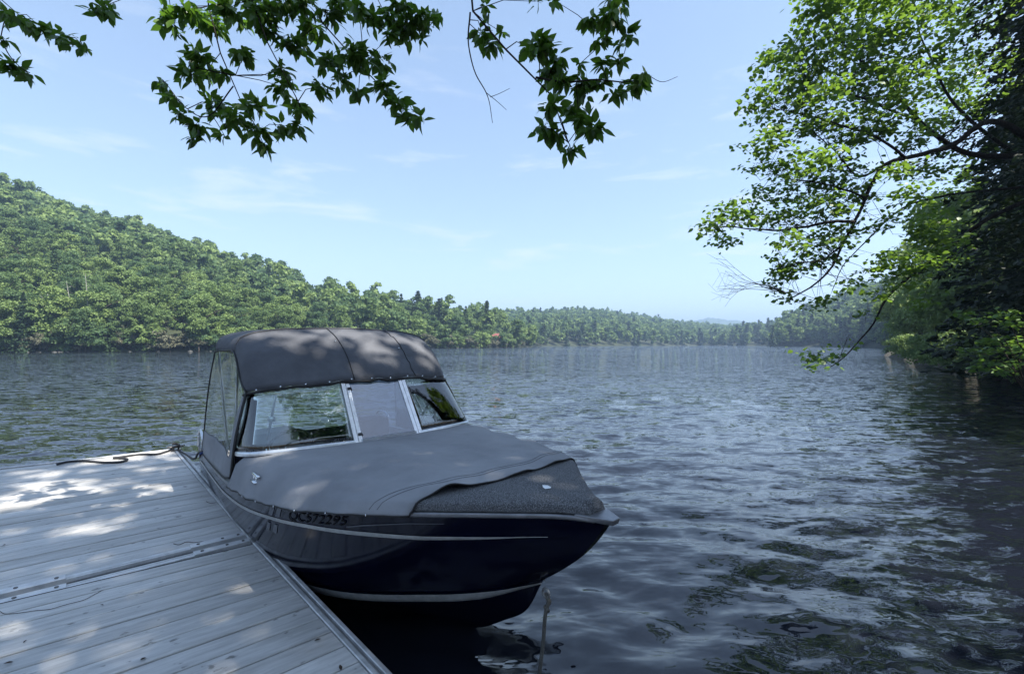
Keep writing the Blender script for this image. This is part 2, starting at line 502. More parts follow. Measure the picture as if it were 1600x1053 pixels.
# ------------------------------------------------------------------ water
def water_material():
    m, nt, b = new_mat('lake_water')
    N, L = nt.nodes.new, nt.links.new
    setp(b, color=(0.008, 0.010, 0.016), rough=0.02, ior=1.62, spec=0.5)
    tc = N('ShaderNodeTexCoord')
    hs = None
    for sc, amp, st, det in ((0.7, 0.030, (0.45, 1.0, 1), 2), (2.6, 0.026, (0.42, 1.0, 1), 3), (7.5, 0.006, (0.5, 1.0, 1), 2)):
        mp = N('ShaderNodeMapping')
        mp.inputs['Scale'].default_value = st
        mp.inputs['Rotation'].default_value = (0, 0, math.radians(4 - 7 * (sc > 1)))
        nz = N('ShaderNodeTexNoise')
        nz.inputs['Scale'].default_value = sc
        nz.inputs['Detail'].default_value = det
        nz.inputs['Roughness'].default_value = 0.5
        nz.inputs['Distortion'].default_value = 0.4
        ml = N('ShaderNodeMath'); ml.operation = 'MULTIPLY'
        ml.inputs[1].default_value = amp
        L(tc.outputs['Object'], mp.inputs['Vector'])
        L(mp.outputs['Vector'], nz.inputs['Vector'])
        L(nz.outputs['Fac'], ml.inputs[0])
        if hs is None:
            hs = ml.outputs[0]
        else:
            a = N('ShaderNodeMath')
            L(hs, a.inputs[0]); L(ml.outputs[0], a.inputs[1])
            hs = a.outputs[0]
    bp = N('ShaderNodeBump')
    bp.inputs['Strength'].default_value = 1.0
    bp.inputs['Distance'].default_value = 1.0
    L(hs, bp.inputs['Height'])
    tot = bp.outputs['Normal']
    ln = N('ShaderNodeVectorMath'); ln.operation = 'LENGTH'
    L(tc.outputs['Object'], ln.inputs[0])
    lee = N('ShaderNodeMapRange')         # calmer in the lee of the shore, rougher out on the lake
    lee.inputs['From Min'].default_value = 1.5
    lee.inputs['From Max'].default_value = 40.0
    lee.inputs["To Min"].default_value = 0.66
    lee.inputs['To Max'].default_value = 3.3
    L(ln.outputs['Value'], lee.inputs['Value'])
    for sc, amp, st in ((4.2, 0.62, (0.42, 1.0, 1)), (13.0, 0.46, (0.5, 1.0, 1)), (0.045, 0.16, (1, 1, 1))):
        mp = N('ShaderNodeMapping')
        mp.inputs['Scale'].default_value = st
        mp.inputs['Rotation'].default_value = (0, 0, math.radians(3))
        nz = N('ShaderNodeTexNoise')
        nz.inputs['Scale'].default_value = sc
        nz.inputs['Detail'].default_value = 2.0
        nz.inputs['Roughness'].default_value = 0.5
        nz.inputs['Distortion'].default_value = 0.5
        sub = N('ShaderNodeVectorMath'); sub.operation = 'SUBTRACT'
        sub.inputs[1].default_value = (0.5, 0.5, 0.5)
        scl = N('ShaderNodeVectorMath'); scl.operation = 'MULTIPLY'
        scl.inputs[1].default_value = (amp * 0.7, amp, 0.0)
        add = N('ShaderNodeVectorMath')
        L(tc.outputs['Object'], mp.inputs['Vector'])
        L(mp.outputs['Vector'], nz.inputs['Vector'])
        L(nz.outputs['Color'], sub.inputs[0])
        L(sub.outputs['Vector'], scl.inputs[0])
        sc2 = N('ShaderNodeVectorMath'); sc2.operation = 'SCALE'
        L(scl.outputs['Vector'], sc2.inputs[0]); L(lee.outputs['Result'], sc2.inputs['Scale'])
        L(tot, add.inputs[0]); L(sc2.outputs['Vector'], add.inputs[1])
        tot = add.outputs['Vector']

    nm = N('ShaderNodeVectorMath'); nm.operation = 'NORMALIZE'
    L(tot, nm.inputs[0])
    L(nm.outputs['Vector'], b.inputs['Normal'])
    return m


M['water'] = water_material()


def build_water():
    """one sheet: rings round the shore point, fine in front and coarse elsewhere, real waves near the dock"""
    r = np.r_[0.0, np.geomspace(0.6, 70, 430), np.geomspace(80, 2600, 40)]
    az = np.r_[np.linspace(-70, 70, 620), np.linspace(76, 284, 36)]
    az = np.radians(az)
    R, A = np.meshgrid(r, az, indexing='ij')
    X, Y = R * np.sin(A), R * np.cos(A)
    Z = np.zeros_like(X)
    g = np.random.default_rng(3)
    lam = np.geomspace(0.22, 1.15, 50)
    for l in lam:
        th = g.normal(math.radians(93), math.radians(20))
        k = 2 * math.pi / l
        amp = 0.0038 * l ** 0.9 * g.uniform(0.5, 1.4)
        wx, wy = math.cos(th), math.sin(th)
        cell = np.maximum(R * 0.0115, 0.012)
        fade = np.clip((l / cell - 3) / 4, 0, 1)
        ph = g.uniform(0, 6.28)
        arg = k * (X * wx + Y * wy) + ph + 0.8 * np.sin(0.35 * k * (X * wy - Y * wx) + ph * 3)
        Z += amp * fade * (np.sin(arg) + 0.22 * np.sin(2 * arg + 1.3))
    V = np.stack([X, Y, Z], -1).reshape(-1, 3)
    nr, na = X.shape
    i, j = np.meshgrid(np.arange(nr - 1), np.arange(na), indexing='ij')
    j2 = (j + 1) % na
    Fc = np.stack([i * na + j, (i + 1) * na + j, (i + 1) * na + j2, i * na + j2], -1).reshape(-1, 4)
    Fc = Fc[(Fc[:, 0] >= na)]
    me = mesh_np('lake_water', V, Fc[:, ::-1].copy(), M['water'], smooth=True)
    o = link('lake_water', me, kind='structure')
    # face up
    if me.polygons[1000].normal.z < 0:
        me.flip_normals()
    return o


build_water()


# ------------------------------------------------------------------ terrain
def strip_hill(name, cols, mat, rows=14, prof=0.8, rough=0.0, back=1.0):
    """cols: (X0,Y0, X1,Y1,Z1) shore point and ridge point for each column, plus a back slope"""
    V = []
    g = np.random.default_rng(11)
    for (x0, y0, x1, y1, z1) in cols:
        for k in range(rows):
            t = k / (rows - 1)
            V.append((x0 + (x1 - x0) * t, y0 + (y1 - y0) * t, -0.3 + (z1 + .3) * t ** prof + (g.normal() * rough if 0 < k else 0)))
        dx, dy = x1 - x0, y1 - y0
        V.append((x1 + dx * 1.2 * back, y1 + dy * 1.2 * back, max(z1 * 0.3, 0)))
        V.append((x1 + dx * 2.4 * back, y1 + dy * 2.4 * back, -0.5))
    n = rows + 2
    Fc = [(i * n + k, i * n + k + 1, (i + 1) * n + k + 1, (i + 1) * n + k) for i in range(len(cols) - 1) for k in range(n - 1)]
    return link(name, mesh_np(name, V, Fc, mat, smooth=True), kind='structure')


def interp_cols(keys, n):
    """keys rows: px x, shore row, skyline row, tree height, extra depth to the ridge -> columns"""
    K = np.array(keys, float)
    xs = np.linspace(K[0, 0], K[-1, 0], n)
    out = []
    for x in xs:
        sh, sk, th, dep = [np.interp(x, K[:, 0], K[:, c]) for c in (1, 2, 3, 4)]
        Y0 = F * H / (sh - HY)
        Y1 = Y0 + dep
        z = H + (HY - sk) / F * Y1 - th
        u = (x - 800) / F
        out.append((u * Y0, Y0, u * Y1, Y1, max(z, 0.6)))
    return out


KEYS = dict(
    left_hill=[(-260, 553, 215, 9, 150), (0, 550.5, 287, 9, 150), (60, 550.3, 312, 9, 150), (120, 550, 336, 9, 150), (200, 549.5, 352, 9, 150), (250, 549.5, 374, 9, 145), (330, 549, 403, 9, 135), (420, 547.5, 427, 9, 120), (500, 546.5, 452, 9, 110), (560, 545.8, 463, 9, 100), (650, 544.6, 478, 9, 90), (740, 543.6, 488, 9, 80), (790, 543.0, 500, 9, 60), (830, 542.5, 520, 9, 40)],
    left_hill_end=[(-2600, 578, 330, 9, 90), (-1500, 567, 270, 9, 110), (-900, 559, 235, 9, 130), (-245, 552.9, 216, 9, 150)],
    middle_hill=[(640, 541.6, 494, 9, 260), (740, 541.4, 487, 9, 260), (800, 541.2, 488, 9, 280), (860, 540.9, 485, 9, 320), (910, 540.6, 483, 9, 330), (960, 540.4, 487, 9, 330), (1000, 540.2, 494, 9, 330), (1060, 539.9, 503, 9, 330), (1130, 539.6, 509, 9, 330), (1200, 539.6, 511, 9, 330), (1300, 539.6, 512, 9, 330)],
    right_point=[(1118, 539.9, 532, 6, 50), (1150, 540.0, 512, 9, 90), (1180, 540.1, 507, 9, 110), (1215, 540.2, 505, 9, 120), (1300, 540.2, 505, 9, 120)],
    right_hill=[(1208, 541.4, 520, 9, 30), (1228, 541.4, 488, 9, 60), (1260, 541.5, 486, 9, 110), (1300, 541.8, 468, 9, 130), (1340, 542.5, 452, 9, 140), (1400, 544.5, 440, 9, 130), (1480, 550, 400, 9, 110), (1600, 558, 360, 9, 90)],
)
COLS = {k: interp_cols(v, 64) for k, v in KEYS.items()}
for k in KEYS:
    strip_hill(k, COLS[k], M['forest_floor'])
mt = []
for x, y in ((900, 530), (1040, 514), (1075, 503), (1108, 496.5), (1130, 499), (1160, 502), (1200, 506), (1260, 512), (1420, 520)):
    Y1 = 2000.0
    u = (x - 800) / F
    mt.append((u * 1500, 1500, u * Y1, Y1, H + (HY - y) / F * Y1))
mt = [tuple(np.array(mt)[:, c].tolist() for c in range(5))]
K = np.array(mt[0]).T
mk = []
for t in np.linspace(0, len(K) - 1, 60):
    i = min(int(t), len(K) - 2)
    q = K[i] + (K[i + 1] - K[i]) * (t - i)
    q[4] += 1.6 * math.sin(t * 7) + 1.0 * math.sin(t * 17 + 1)
    mk.append(tuple(q))
strip_hill('far_mountain', mk, M['mountain'], rough=1.0, back=0.4)
# the air: one even volume round everything, the sky outside it
mb = MB()
mb.box((-2900, -2700, -1.6), (2900, 2900, 165))
hz = mb.obj('haze', None, None, kind='stuff', label='pale summer haze over the whole lake', category='haze')
hm = bpy.data.materials.new('haze_air')
hm.use_nodes = True
hm.node_tree.nodes.remove(hm.node_tree.nodes['Principled BSDF'])
pv = hm.node_tree.nodes.new('ShaderNodeVolumePrincipled')
pv.inputs['Color'].default_value = (0.41, 0.58, 0.86, 1)
pv.inputs['Density'].default_value = 0.00060
pv.inputs['Anisotropy'].default_value = 0.2
hm.node_tree.links.new(pv.outputs['Volume'], hm.node_tree.nodes['Material Output'].inputs['Volume'])
hz.data.materials.append(hm)

# the shore on the right and behind the camera
bank_line = [(190, 150), (120, 100), (64, 76), (40, 45), (27.5, 27.5), (22.5, 19.5), (17, 12), (11, 4.5), (6.5, -1.0), (2.5, -3.2), (-2, -4.0), (-8, -4.2), (-16, -3.0), (-30, 2), (-60, 4)]
BL = catmull(np.array(bank_line, float), 60)
V = []
for i, p in enumerate(BL):
    a, b = BL[max(i - 1, 0)], BL[min(i + 1, len(BL) - 1)]
    t = (b - a) / np.linalg.norm(b - a)
    n = np.array([-t[1], t[0]])          # towards the land
    if i < 20:
        n = np.array([0.75, -0.65])
    for d, z in ((-0.8, -0.5), (0, -0.02), (0.5, 0.35), (2, 0.8), (6, 2.0), (18, 6), (45, 12)):
        w = 0.12 * math.sin(i * 1.7 + d * 3)
        V.append((p[0] + n[0] * d, p[1] + n[1] * d, z + w * (d > 0)))
Fc = [(i * 7 + k, i * 7 + k + 1, (i + 1) * 7 + k + 1, (i + 1) * 7 + k) for i in range(len(BL) - 1) for k in range(6)]
link('near_bank', mesh_np('near_bank', V, Fc, M['bank'], smooth=True), kind='structure')


# ------------------------------------------------------------------ trees: shared shapes
def rand_unit(n, g):
    v = g.normal(size=(n, 3))
    return v / np.linalg.norm(v, axis=1)[:, None]


def cards(P, Nrm, size, g, aspect=0.7, tri=False):
    """small leaf-clump faces at P, facing Nrm"""
    n = len(P)
    t = np.cross(Nrm, rand_unit(n, g))
    t /= np.linalg.norm(t, axis=1)[:, None] + 1e-9
    b = np.cross(Nrm, t)
    s = (np.ones(n) * size if np.isscalar(size) else size)[:, None]
    if tri:
        V = np.stack([P - t * s * .6 - b * s * .4, P + t * s * .6 - b * s * .4, P + b * s * .7], 1)
        return V.reshape(-1, 3), np.arange(3 * n).reshape(n, 3)
    V = np.stack([P - t * s * .6, P - b * s * .5 * aspect + t * s * .05, P + t * s * .6, P + b * s * .5 * aspect - t * s * .05], 1)
    return V.reshape(-1, 3), np.arange(4 * n).reshape(n, 4)


def broadleaf_points(g, h, rad, nblob, ncard, shell=0.35, low=0.22, lump=(0.26, 0.46), jit=0.55):
    """lumpy crown: points and outward directions on overlapping clumps"""
    C, Rb = [], []
    for k in range(nblob):
        z = g.uniform(low, 0.92)
        prof = math.sin(math.pi * min(max((z - 0.12) / 0.95, 0), 1)) ** 0.7
        a = g.uniform(0, 6.28)
        rr = rad * prof * math.sqrt(g.uniform(0.0, 1.0)) * 0.78
        C.append((rr * math.cos(a), rr * math.sin(a), z * h))
        Rb.append(rad * g.uniform(*lump))
    C, Rb = np.array(C), np.array(Rb)
    k = g.choice(nblob, ncard, p=Rb**2 / (Rb**2).sum())
    d = rand_unit(ncard, g)
    d[:, 2] = np.where(d[:, 2] < -0.35, -d[:, 2], d[:, 2])
    rr = Rb[k] * (1 - shell * g.uniform(0, 1, ncard) ** 2) * g.uniform(0.88, 1.12, ncard)
    P = C[k] + d * rr[:, None] * np.array([1, 1, 0.8])
    Nn = d + g.normal(size=(ncard, 3)) * jit
    Nn /= np.linalg.norm(Nn, axis=1)[:, None]
    return P, Nn


def conifer_points(g, h, rad, ncard, base=0.08, tiers=18):
    """spire with tiers of drooping boughs"""
    tz = np.linspace(base, 0.97, tiers)
    k = np.minimum((g.uniform(0, 1, ncard) ** 1.45 * tiers).astype(int), tiers - 1)
    z0 = tz[k] + g.normal(size=ncard) * 0.008
    nb = 7
    bough = g.integers(0, nb, ncard)
    ang = bough * 2 * math.pi / nb + k * 1.9 + g.normal(size=ncard) * 0.16
    lob = (0.72 + 0.5 * np.abs(np.sin(k * 2.3 + bough * 1.7)))
    r = rad * (1 - z0) ** 0.85 * g.uniform(0.12, 1, ncard) ** 0.6 * lob
    P = np.stack([r * np.cos(ang), r * np.sin(ang), z0 * h - r * 0.28], 1)
    Nn = np.stack([np.cos(ang) * .5, np.sin(ang) * .5, np.ones(ncard)], 1) + g.normal(size=(ncard, 3)) * 0.4
    Nn /= np.linalg.norm(Nn, axis=1)[:, None]
    return P, Nn


def trunk_mesh(name, h, r, mat, limbs=0, g=None, spread=3.0):
    mb = MB()
    g = g or np.random.default_rng(1)
    w = [(0.02 * h * math.sin(k * 1.3), 0.02 * h * math.cos(k * 1.9), h * k / 6) for k in range(7)]
    w[0] = (0, 0, -0.6)
    mb.tube(w, [r * (1 - 0.13 * k) for k in range(7)], 7)
    for k in range(limbs):
        z = h * g.uniform(0.45, 0.85)
        a = g.uniform(0, 6.28)
        L = spread * g.uniform(0.5, 0.9)
        mb.tube([(0, 0, z), (L * .4 * math.cos(a), L * .4 * math.sin(a), z + L * .3), (L * math.cos(a), L * math.sin(a), z + L * .6)], [r * .45, r * .3, r * .08], 5)
    return mesh_np(name, mb.v, mb.f, mat, True)


BROAD, CONI, CEDAR = [], [], []
for s in range(9):
    g = np.random.default_rng(100 + s)
    h = [11, 12, 13, 10, 12.5, 9.5, 11.5, 13.5, 10.5][s]
    rad = [3.6, 4.2, 3.4, 3.9, 4.5, 3.3, 4.0, 3.6, 4.4][s]
    P, Nn = broadleaf_points(g, h, rad, 34 + 3 * s, 5400, shell=0.9, lump=(.18, .36), jit=.9)
    v, f = cards(P, Nn, g.uniform(0.20, 0.46, len(P)), g, aspect=0.9)
    BROAD.append((mesh_np('broadleaf_crown', v, f, M['hill_leaf']), trunk_mesh('broadleaf_trunk', h * .8, 0.2, M['bark'], 4, g, rad), h))
for s in range(3):
    g = np.random.default_rng(200 + s)
    h = [14, 12, 16][s]
    P, Nn = conifer_points(g, h, [3.0, 2.6, 3.2][s], 2200, tiers=[17, 15, 20][s])
    v, f = cards(P, Nn, g.uniform(0.35, 0.75, len(P)), g, aspect=0.6)
    CONI.append((mesh_np('conifer_crown', v, f, M['hill_needle']), trunk_mesh('conifer_trunk', h * .95, 0.22, M['bark_dark']), h))
for s in range(3):
    g = np.random.default_rng(230 + s)
    P, Nn = broadleaf_points(g, 5, 2.4, 9, 1500)
    P[:, 2] *= 0.8
    v, f = cards(P, Nn, g.uniform(0.22, 0.5, len(P)), g, aspect=0.5)
    CEDAR.append((mesh_np('cedar_crown', v, f, M['cedar_brown']), trunk_mesh('cedar_trunk', 2.6, 0.12, M['bark'], 3, g, 1.5), 4))


BUSHY = []
for s in range(3):
    g = np.random.default_rng(260 + s)
    P, Nn = broadleaf_points(g, 4.2, 2.4, 12, 1700, low=0.05)
    v, f = cards(P, Nn, g.uniform(0.22, 0.46, len(P)), g, aspect=0.9)
    BUSHY.append((mesh_np('bush_crown', v, f, M['hill_leaf']), trunk_mesh('bush_trunk', 2.4, 0.09, M['bark'], 3, g, 1.4), 4))


def place_tree(kind, shapes, loc, scale, rz, label, category, group, sz=None, tint=0.5):
    t = thing(kind, label, category, loc, rz, group)
    t.scale = (scale, scale, sz or scale)
    c = link('crown', shapes[0], t)
    c.color = (tint, tint, tint, 1)
    link('trunk', shapes[1], t)
    return t


def hill_samples(cols, spacing, jit=0.4, prof=0.8, tmax=1.08, seed=0):
    """points all over a hill strip about `spacing` metres apart -> (X, Y, Z, t)"""
    g = np.random.default_rng(seed)
    C = np.array(cols)
    n = len(C)
    shore = np.r_[0, np.cumsum(np.hypot(np.diff(C[:, 0]), np.diff(C[:, 1])))]
    out = []
    depth = np.hypot(C[:, 2] - C[:, 0], C[:, 3] - C[:, 1])
    m = int(depth.max() / spacing)
    for r in range(m + 2):
        tt = r * spacing
        ns = int(shore[-1] * 1.6 / spacing)
        for q in np.linspace(0, n - 1, ns):
            qq = np.clip(q + g.normal() * jit * n / ns, 0, n - 1.001)
            i = int(qq)
            c = C[i] + (C[i + 1] - C[i]) * (qq - i)
            dp = np.hypot(c[2] - c[0], c[3] - c[1])
            t = (tt + g.normal() * jit * spacing) / dp
            t = abs(t)
            if t > tmax:
                continue
            if g.uniform() < 0.25:
                continue
            z = -0.3 + (c[4] + .3) * min(t, 1) ** prof
            out.append((c[0] + (c[2] - c[0]) * t, c[1] + (c[3] - c[1]) * t, z, t))
    return np.array(out)


def on_screen(p, m=60):
    u = 800 + F * p[0] / p[1]
    return -m < u < 1600 + m


# far woods joined into one mesh each ---------------------------------------------------------
SMALL_B, SMALL_C = [], []
for s in range(8):
    g = np.random.default_rng(300 + s)
    SMALL_B.append((broadleaf_points(g, [10.5, 12.5, 9, 11.5, 13.5, 10, 8.5, 12][s], [3.4, 2.9, 3.6, 3.2, 2.8, 4.0, 3.0, 3.5][s], 22, 820, shell=0.9, lump=(.28, .44), jit=.85), 0.70))
for s in range(4):
    g = np.random.default_rng(340 + s)
    SMALL_C.append((conifer_points(g, 13.5, 2.7, 520, tiers=24), 0.85))


CLEAR = [(772, 796, 213), (922, 931, 356), (999, 1008, 408)]


def cleared(p):
    u = 800 + F * p[0] / p[1]
    return any(a < u < b and p[1] < Y for a, b, Y in CLEAR)


def wood_mass(name, pts, label, conifer_share, ncard_near, ref, seed, scale_rng=(0.75, 1.25), csize=1.0):
    g = np.random.default_rng(seed)
    for kind, pool, mat in (('broad', SMALL_B, M['wood_mass']), ('con', SMALL_C, M['wood_mass_dark'])):
        VV, FF, TT, base = [], [], [], 0
        for p in pts:
            is_c = (hash((round(p[0] * 10), round(p[1] * 10))) % 1000) / 1000 < conifer_share(p)
            if is_c != (kind == 'con'):
                continue
            if cleared(p):
                continue
            (P, Nn), sz = pool[g.integers(len(pool))]
            nc = int(min(len(P), max(36, ncard_near * (ref / p[1]) ** 1.3)))
            idx = g.permutation(len(P))[:nc]
            s = g.uniform(*scale_rng)
            a = g.uniform(0, 6.28)
            ca, sa = math.cos(a), math.sin(a)
            Q = P[idx] * s
            Rm = np.array([[ca, -sa, 0], [sa, ca, 0], [0, 0, 1]])
            Q = Q @ Rm.T + p[:3]
            nn = Nn[idx] @ Rm.T
            v, f = cards(Q, nn, sz * csize * s * g.uniform(0.6, 1.3, nc) * min((len(P) / nc) ** 0.45, 2.4), g, tri=True)
            VV.append(v); FF.append(f + base); base += len(v)
            TT.append(np.full(nc, g.beta(.8, .9)))
        if VV:
            me = mesh_np(name, np.concatenate(VV), np.concatenate(FF), mat, attr=np.concatenate(TT))
            link(name if kind == 'broad' else name.replace('wood', 'conifers'), me, kind='stuff', label=label if kind == 'broad' else label.replace('leafy', 'conifer').replace('woods', 'trees'), category='woods')


Lp = hill_samples(COLS['left_hill'], 5.7, seed=1)
Lp = np.array([p for p in Lp if on_screen(p, 40)])
order = np.argsort(Lp[:, 1] + 25 * (Lp[:, 3] > .5))
# trees that show largest: nearest along the left hill
near_n = 235
near_idx = order[:near_n]
rest = Lp[order[near_n:]]
g = np.random.default_rng(5)
HILL = []      # (kind, shapes, loc, scale, rz, tint, words, category, group, photo column)


def where_words(u):
    for lim, w in ((60, 'at left frame edge'), (150, 'above dock left end'), (240, 'above dock middle'), (340, 'left of boat canopy'), (430, 'above canopy left shoulder'), (520, 'above canopy middle'), (610, 'above canopy right half'), (700, 'above canopy right corner')):
        if u < lim:
            return w
    return 'right of the boat canopy'


def tint_word(t):
    return 'yellow green' if t > .72 else ('mid green' if t > .36 else 'deep green')


for q in near_idx:
    X, Y, Z, t = Lp[q]
    u = 800 + F * X / Y
    zone = 'at left hill foot' if t < 0.14 else ('low on left hill' if t < 0.30 else 'halfway up left hill')
    ti = float(np.clip(g.beta(.8, .85), 0, 1))
    if g.uniform() < (0.05 if u < 520 else 0.30):
        k = g.integers(3)
        HILL.append(('conifer_tree', CONI[k], (X, Y, Z - .2), g.uniform(0.62, 0.95), g.uniform(0, 6.28), ti, f'dark pointed conifer {zone} {where_words(u)}', 'tree', 'conifers on the left hill', u))
    else:
        k = g.integers(9)
        size = 'broad' if k in (1, 3, 4, 6, 8) else 'narrow'
        HILL.append(('broadleaf_tree', BROAD[k], (X, Y, Z - .5), g.uniform(0.50, 1.10), g.uniform(0, 6.28), ti, f'{size} {tint_word(ti)} tree {zone} {where_words(u)}', 'tree', 'broadleaf trees on the left hill', u))
# bushes and small trees standing right at the water line
CL_ = np.array(COLS['left_hill'])
u = -20.0
while u < 815:
    xs = 800 + F * CL_[:, 0] / CL_[:, 1]
    Y0 = np.interp(u, xs, CL_[:, 1])
    Yb = Y0 + g.uniform(0.3, 2.2)
    ti = float(g.uniform())
    s_ = g.uniform(0.75, 1.45)
    if g.uniform() < 0.50:
        HILL.append(('cedar_bush', CEDAR[g.integers(3)], ((u - 800) / F * Yb, Yb, 0.0), s_, g.uniform(0, 6.28), ti, f'{"pale" if ti > .5 else "dull"} brown cedar bush at water line {where_words(u)}', 'bush', 'cedar bushes along the left shoreline', u))
    else:
        HILL.append(('waterside_bush', BUSHY[g.integers(3)], ((u - 800) / F * Yb, Yb, 0.1), s_ * 1.1, g.uniform(0, 6.28), ti, f'{tint_word(ti)} leafy bush at water line {where_words(u)}', 'bush', 'leafy bushes along the left shoreline', u))
    u += 2.6 * F / Y0 * g.uniform(0.45, 0.95)
words = {}
for h_ in HILL:
    words.setdefault(h_[6], []).append(h_)
ORD = ['first', 'second', 'third', 'fourth', 'fifth', 'sixth', 'seventh', 'eighth', 'ninth', 'tenth', 'eleventh', 'twelfth', 'thirteenth', 'fourteenth', 'fifteenth', 'sixteenth']
for w, L_ in words.items():
    L_.sort(key=lambda h_: h_[9])
    for i, h_ in enumerate(L_):
        lab = w if len(L_) == 1 else f'{ORD[min(i, 15)]} from left {w}'
        place_tree(h_[0], h_[1], h_[2], h_[3], h_[4], lab, h_[7], h_[8], tint=h_[5])
wood_mass('left_hill_wood', rest, 'leafy green woods covering the left hill up to its ridge', lambda p: 0.0 if p[0] / p[1] < -0.30 else 0.08, 800, 170, 21, scale_rng=(0.5, 1.5))
Ep = hill_samples(COLS['left_hill_end'], 8.5, seed=9)
Le = hill_samples(COLS['left_hill'], 8.5, seed=12)
Ep = np.vstack([Ep, [p for p in Le if not on_screen(p, 35)]])
wood_mass('hill_end_wood', Ep, 'leafy woods on the left hill beyond the left frame edge', lambda p: 0.03, 260, 90, 26, scale_rng=(0.6, 1.4), csize=1.2)
Mp = hill_samples(COLS['middle_hill'], 9.5, seed=2)
Mp = np.array([p for p in Mp if on_screen(p, 10)])
wood_mass('middle_hill_wood', Mp, 'leafy hazy woods on the low hill across the lake', lambda p: 0.25 if p[3] < 0.08 else 0.02, 170, 400, 22, csize=1.25)
Rp = hill_samples(COLS['right_point'], 8, seed=3)
wood_mass('right_point_wood', Rp, 'leafy dark woods on the low wooded point across the lake', lambda p: 0.3, 170, 400, 23, csize=1.25)
Rh = hill_samples(COLS['right_hill'], 7, seed=4)
Rh = np.array([p for p in Rh if p[0] / p[1] < 1.2])
wood_mass('right_hill_wood', Rh, 'leafy woods on the right shore behind the leaning maple', lambda p: 0.3 if p[3] < .12 else 0.10, 360, 250, 24, csize=1.0)
print('near trees', near_n, 'rest', len(rest), 'mid', len(Mp), 'rp', len(Rp), 'rh', len(Rh))

# prominent pines and dead trunks on the far shore
for (x, ybase, ytop, Y, wd, lab) in ((653, 534, 454, 205, 1.15, 'tallest dark pine standing clear above the far treeline behind the boat'),
                                     (686, 534, 466, 203, 1.3, 'broad dark pine right of the tallest pine on the far treeline'),
                                     (627, 535, 459, 210, 0.8, 'slim dark pine left of the tallest pine on the far treeline'),
                                     (728, 543, 478, 195, 0.7, 'slim tall spruce near the shoreline point right of the boat canopy'),
                                     (679, 543, 488, 190, 0.9, 'dark spruce at the water edge beside the canopy right end'),
                                     (420, 470, 413, 185, 0.8, 'dark conifer breaking the ridge of the left hill')):
    base = px(x, ybase, Y)
    hh = (ybase - ytop) / F * Y
    k = 2 if wd > 1 else 0
    place_tree('pine_tree', CONI[k], (base[0], base[1], base[2]), hh / CONI[k][2] * wd * 1.5, x, lab, 'tree', None, sz=hh / CONI[k][2])
for (x, yb, yt, Y, lab) in ((140, 515, 428, 97, 'bleached dead tree with forked top on the left hillside'),
                            (106, 515, 440, 97.5, 'bare pale dead trunk left of the forked dead tree'),
                            (74, 515, 446, 96.5, 'short pale snag leftmost on the left hillside')):
    b0 = px(x, yb + 30, Y)
    hh = (yb - yt + 30) / F * Y
    t = thing('dead_tree', lab, 'dead tree', b0)
    mb = MB()
    gd = np.random.default_rng(int(x))
    bend = gd.normal(size=(5, 2)) * .22
    tp = [np.array([bend[q][0] * q * .5, bend[q][1], hh * q / 4]) for q in range(5)]
    tp[0][:2] = 0
    mb.tube(tp, [.13, .115, .09, .06, .015], 6)
    mb.obj('trunk', M['bark_pale'], t, True)
    mb = MB()
    for k in range(int(gd.integers(4, 8))):
        q = gd.uniform(.5, .95)
        p_ = np.array([np.interp(q * 4, range(5), [v_[c_] for v_ in tp]) for c_ in range(3)])
        a, ln = gd.uniform(0, 6.28), gd.uniform(.5, 1.7)
        mb.tube([p_, p_ + np.array([math.cos(a) * ln * .5, math.sin(a) * ln * .5, ln * gd.uniform(.1, .5)]), p_ + np.array([math.cos(a) * ln, math.sin(a) * ln, ln * gd.uniform(.3, 1.1)])], [.045, .03, .008], 5)
    mb.obj('branch', M['bark_pale'], t, True)

# shore rocks along the left waterline: one band nobody could count
g = np.random.default_rng(8)
VV, FF, base = [], [], 0
ico = np.array([(0, 0, 1), (.9, 0, .4), (.28, .85, .4), (-.72, .53, .4), (-.72, -.53, .4), (.28, -.85, .4), (.72, .53, -.4), (-.28, .85, -.4), (-.9, 0, -.4), (-.28, -.85, -.4), (.72, -.53, -.4), (0, 0, -1)])
icf = np.array([(0, 1, 2), (0, 2, 3), (0, 3, 4), (0, 4, 5), (0, 5, 1), (1, 6, 2), (2, 7, 3), (3, 8, 4), (4, 9, 5), (5, 10, 1), (6, 7, 2), (7, 8, 3), (8, 9, 4), (9, 10, 5), (10, 6, 1), (11, 7, 6), (11, 8, 7), (11, 9, 8), (11, 10, 9), (11, 6, 10)])
for c in np.array(COLS['left_hill'])[np.linspace(0, 63, 60).astype(int)]:
    s = g.uniform(0.15, 0.5) * np.array([1.3, 1.0, 0.55])
    v = ico * (1 + g.normal(size=(12, 3)) * .18) * s + np.array([c[0] + g.normal() * 1.6, c[1] - 0.2 + g.normal() * .5, 0.02])
    VV.append(v); FF.append(icf + base); base += 12
link('shore_rocks', mesh_np('shore_rocks', np.concatenate(VV), np.concatenate(FF), M['rock']), kind='stuff', label='grey rocks lining the waterline below the left hill', category='rocks')


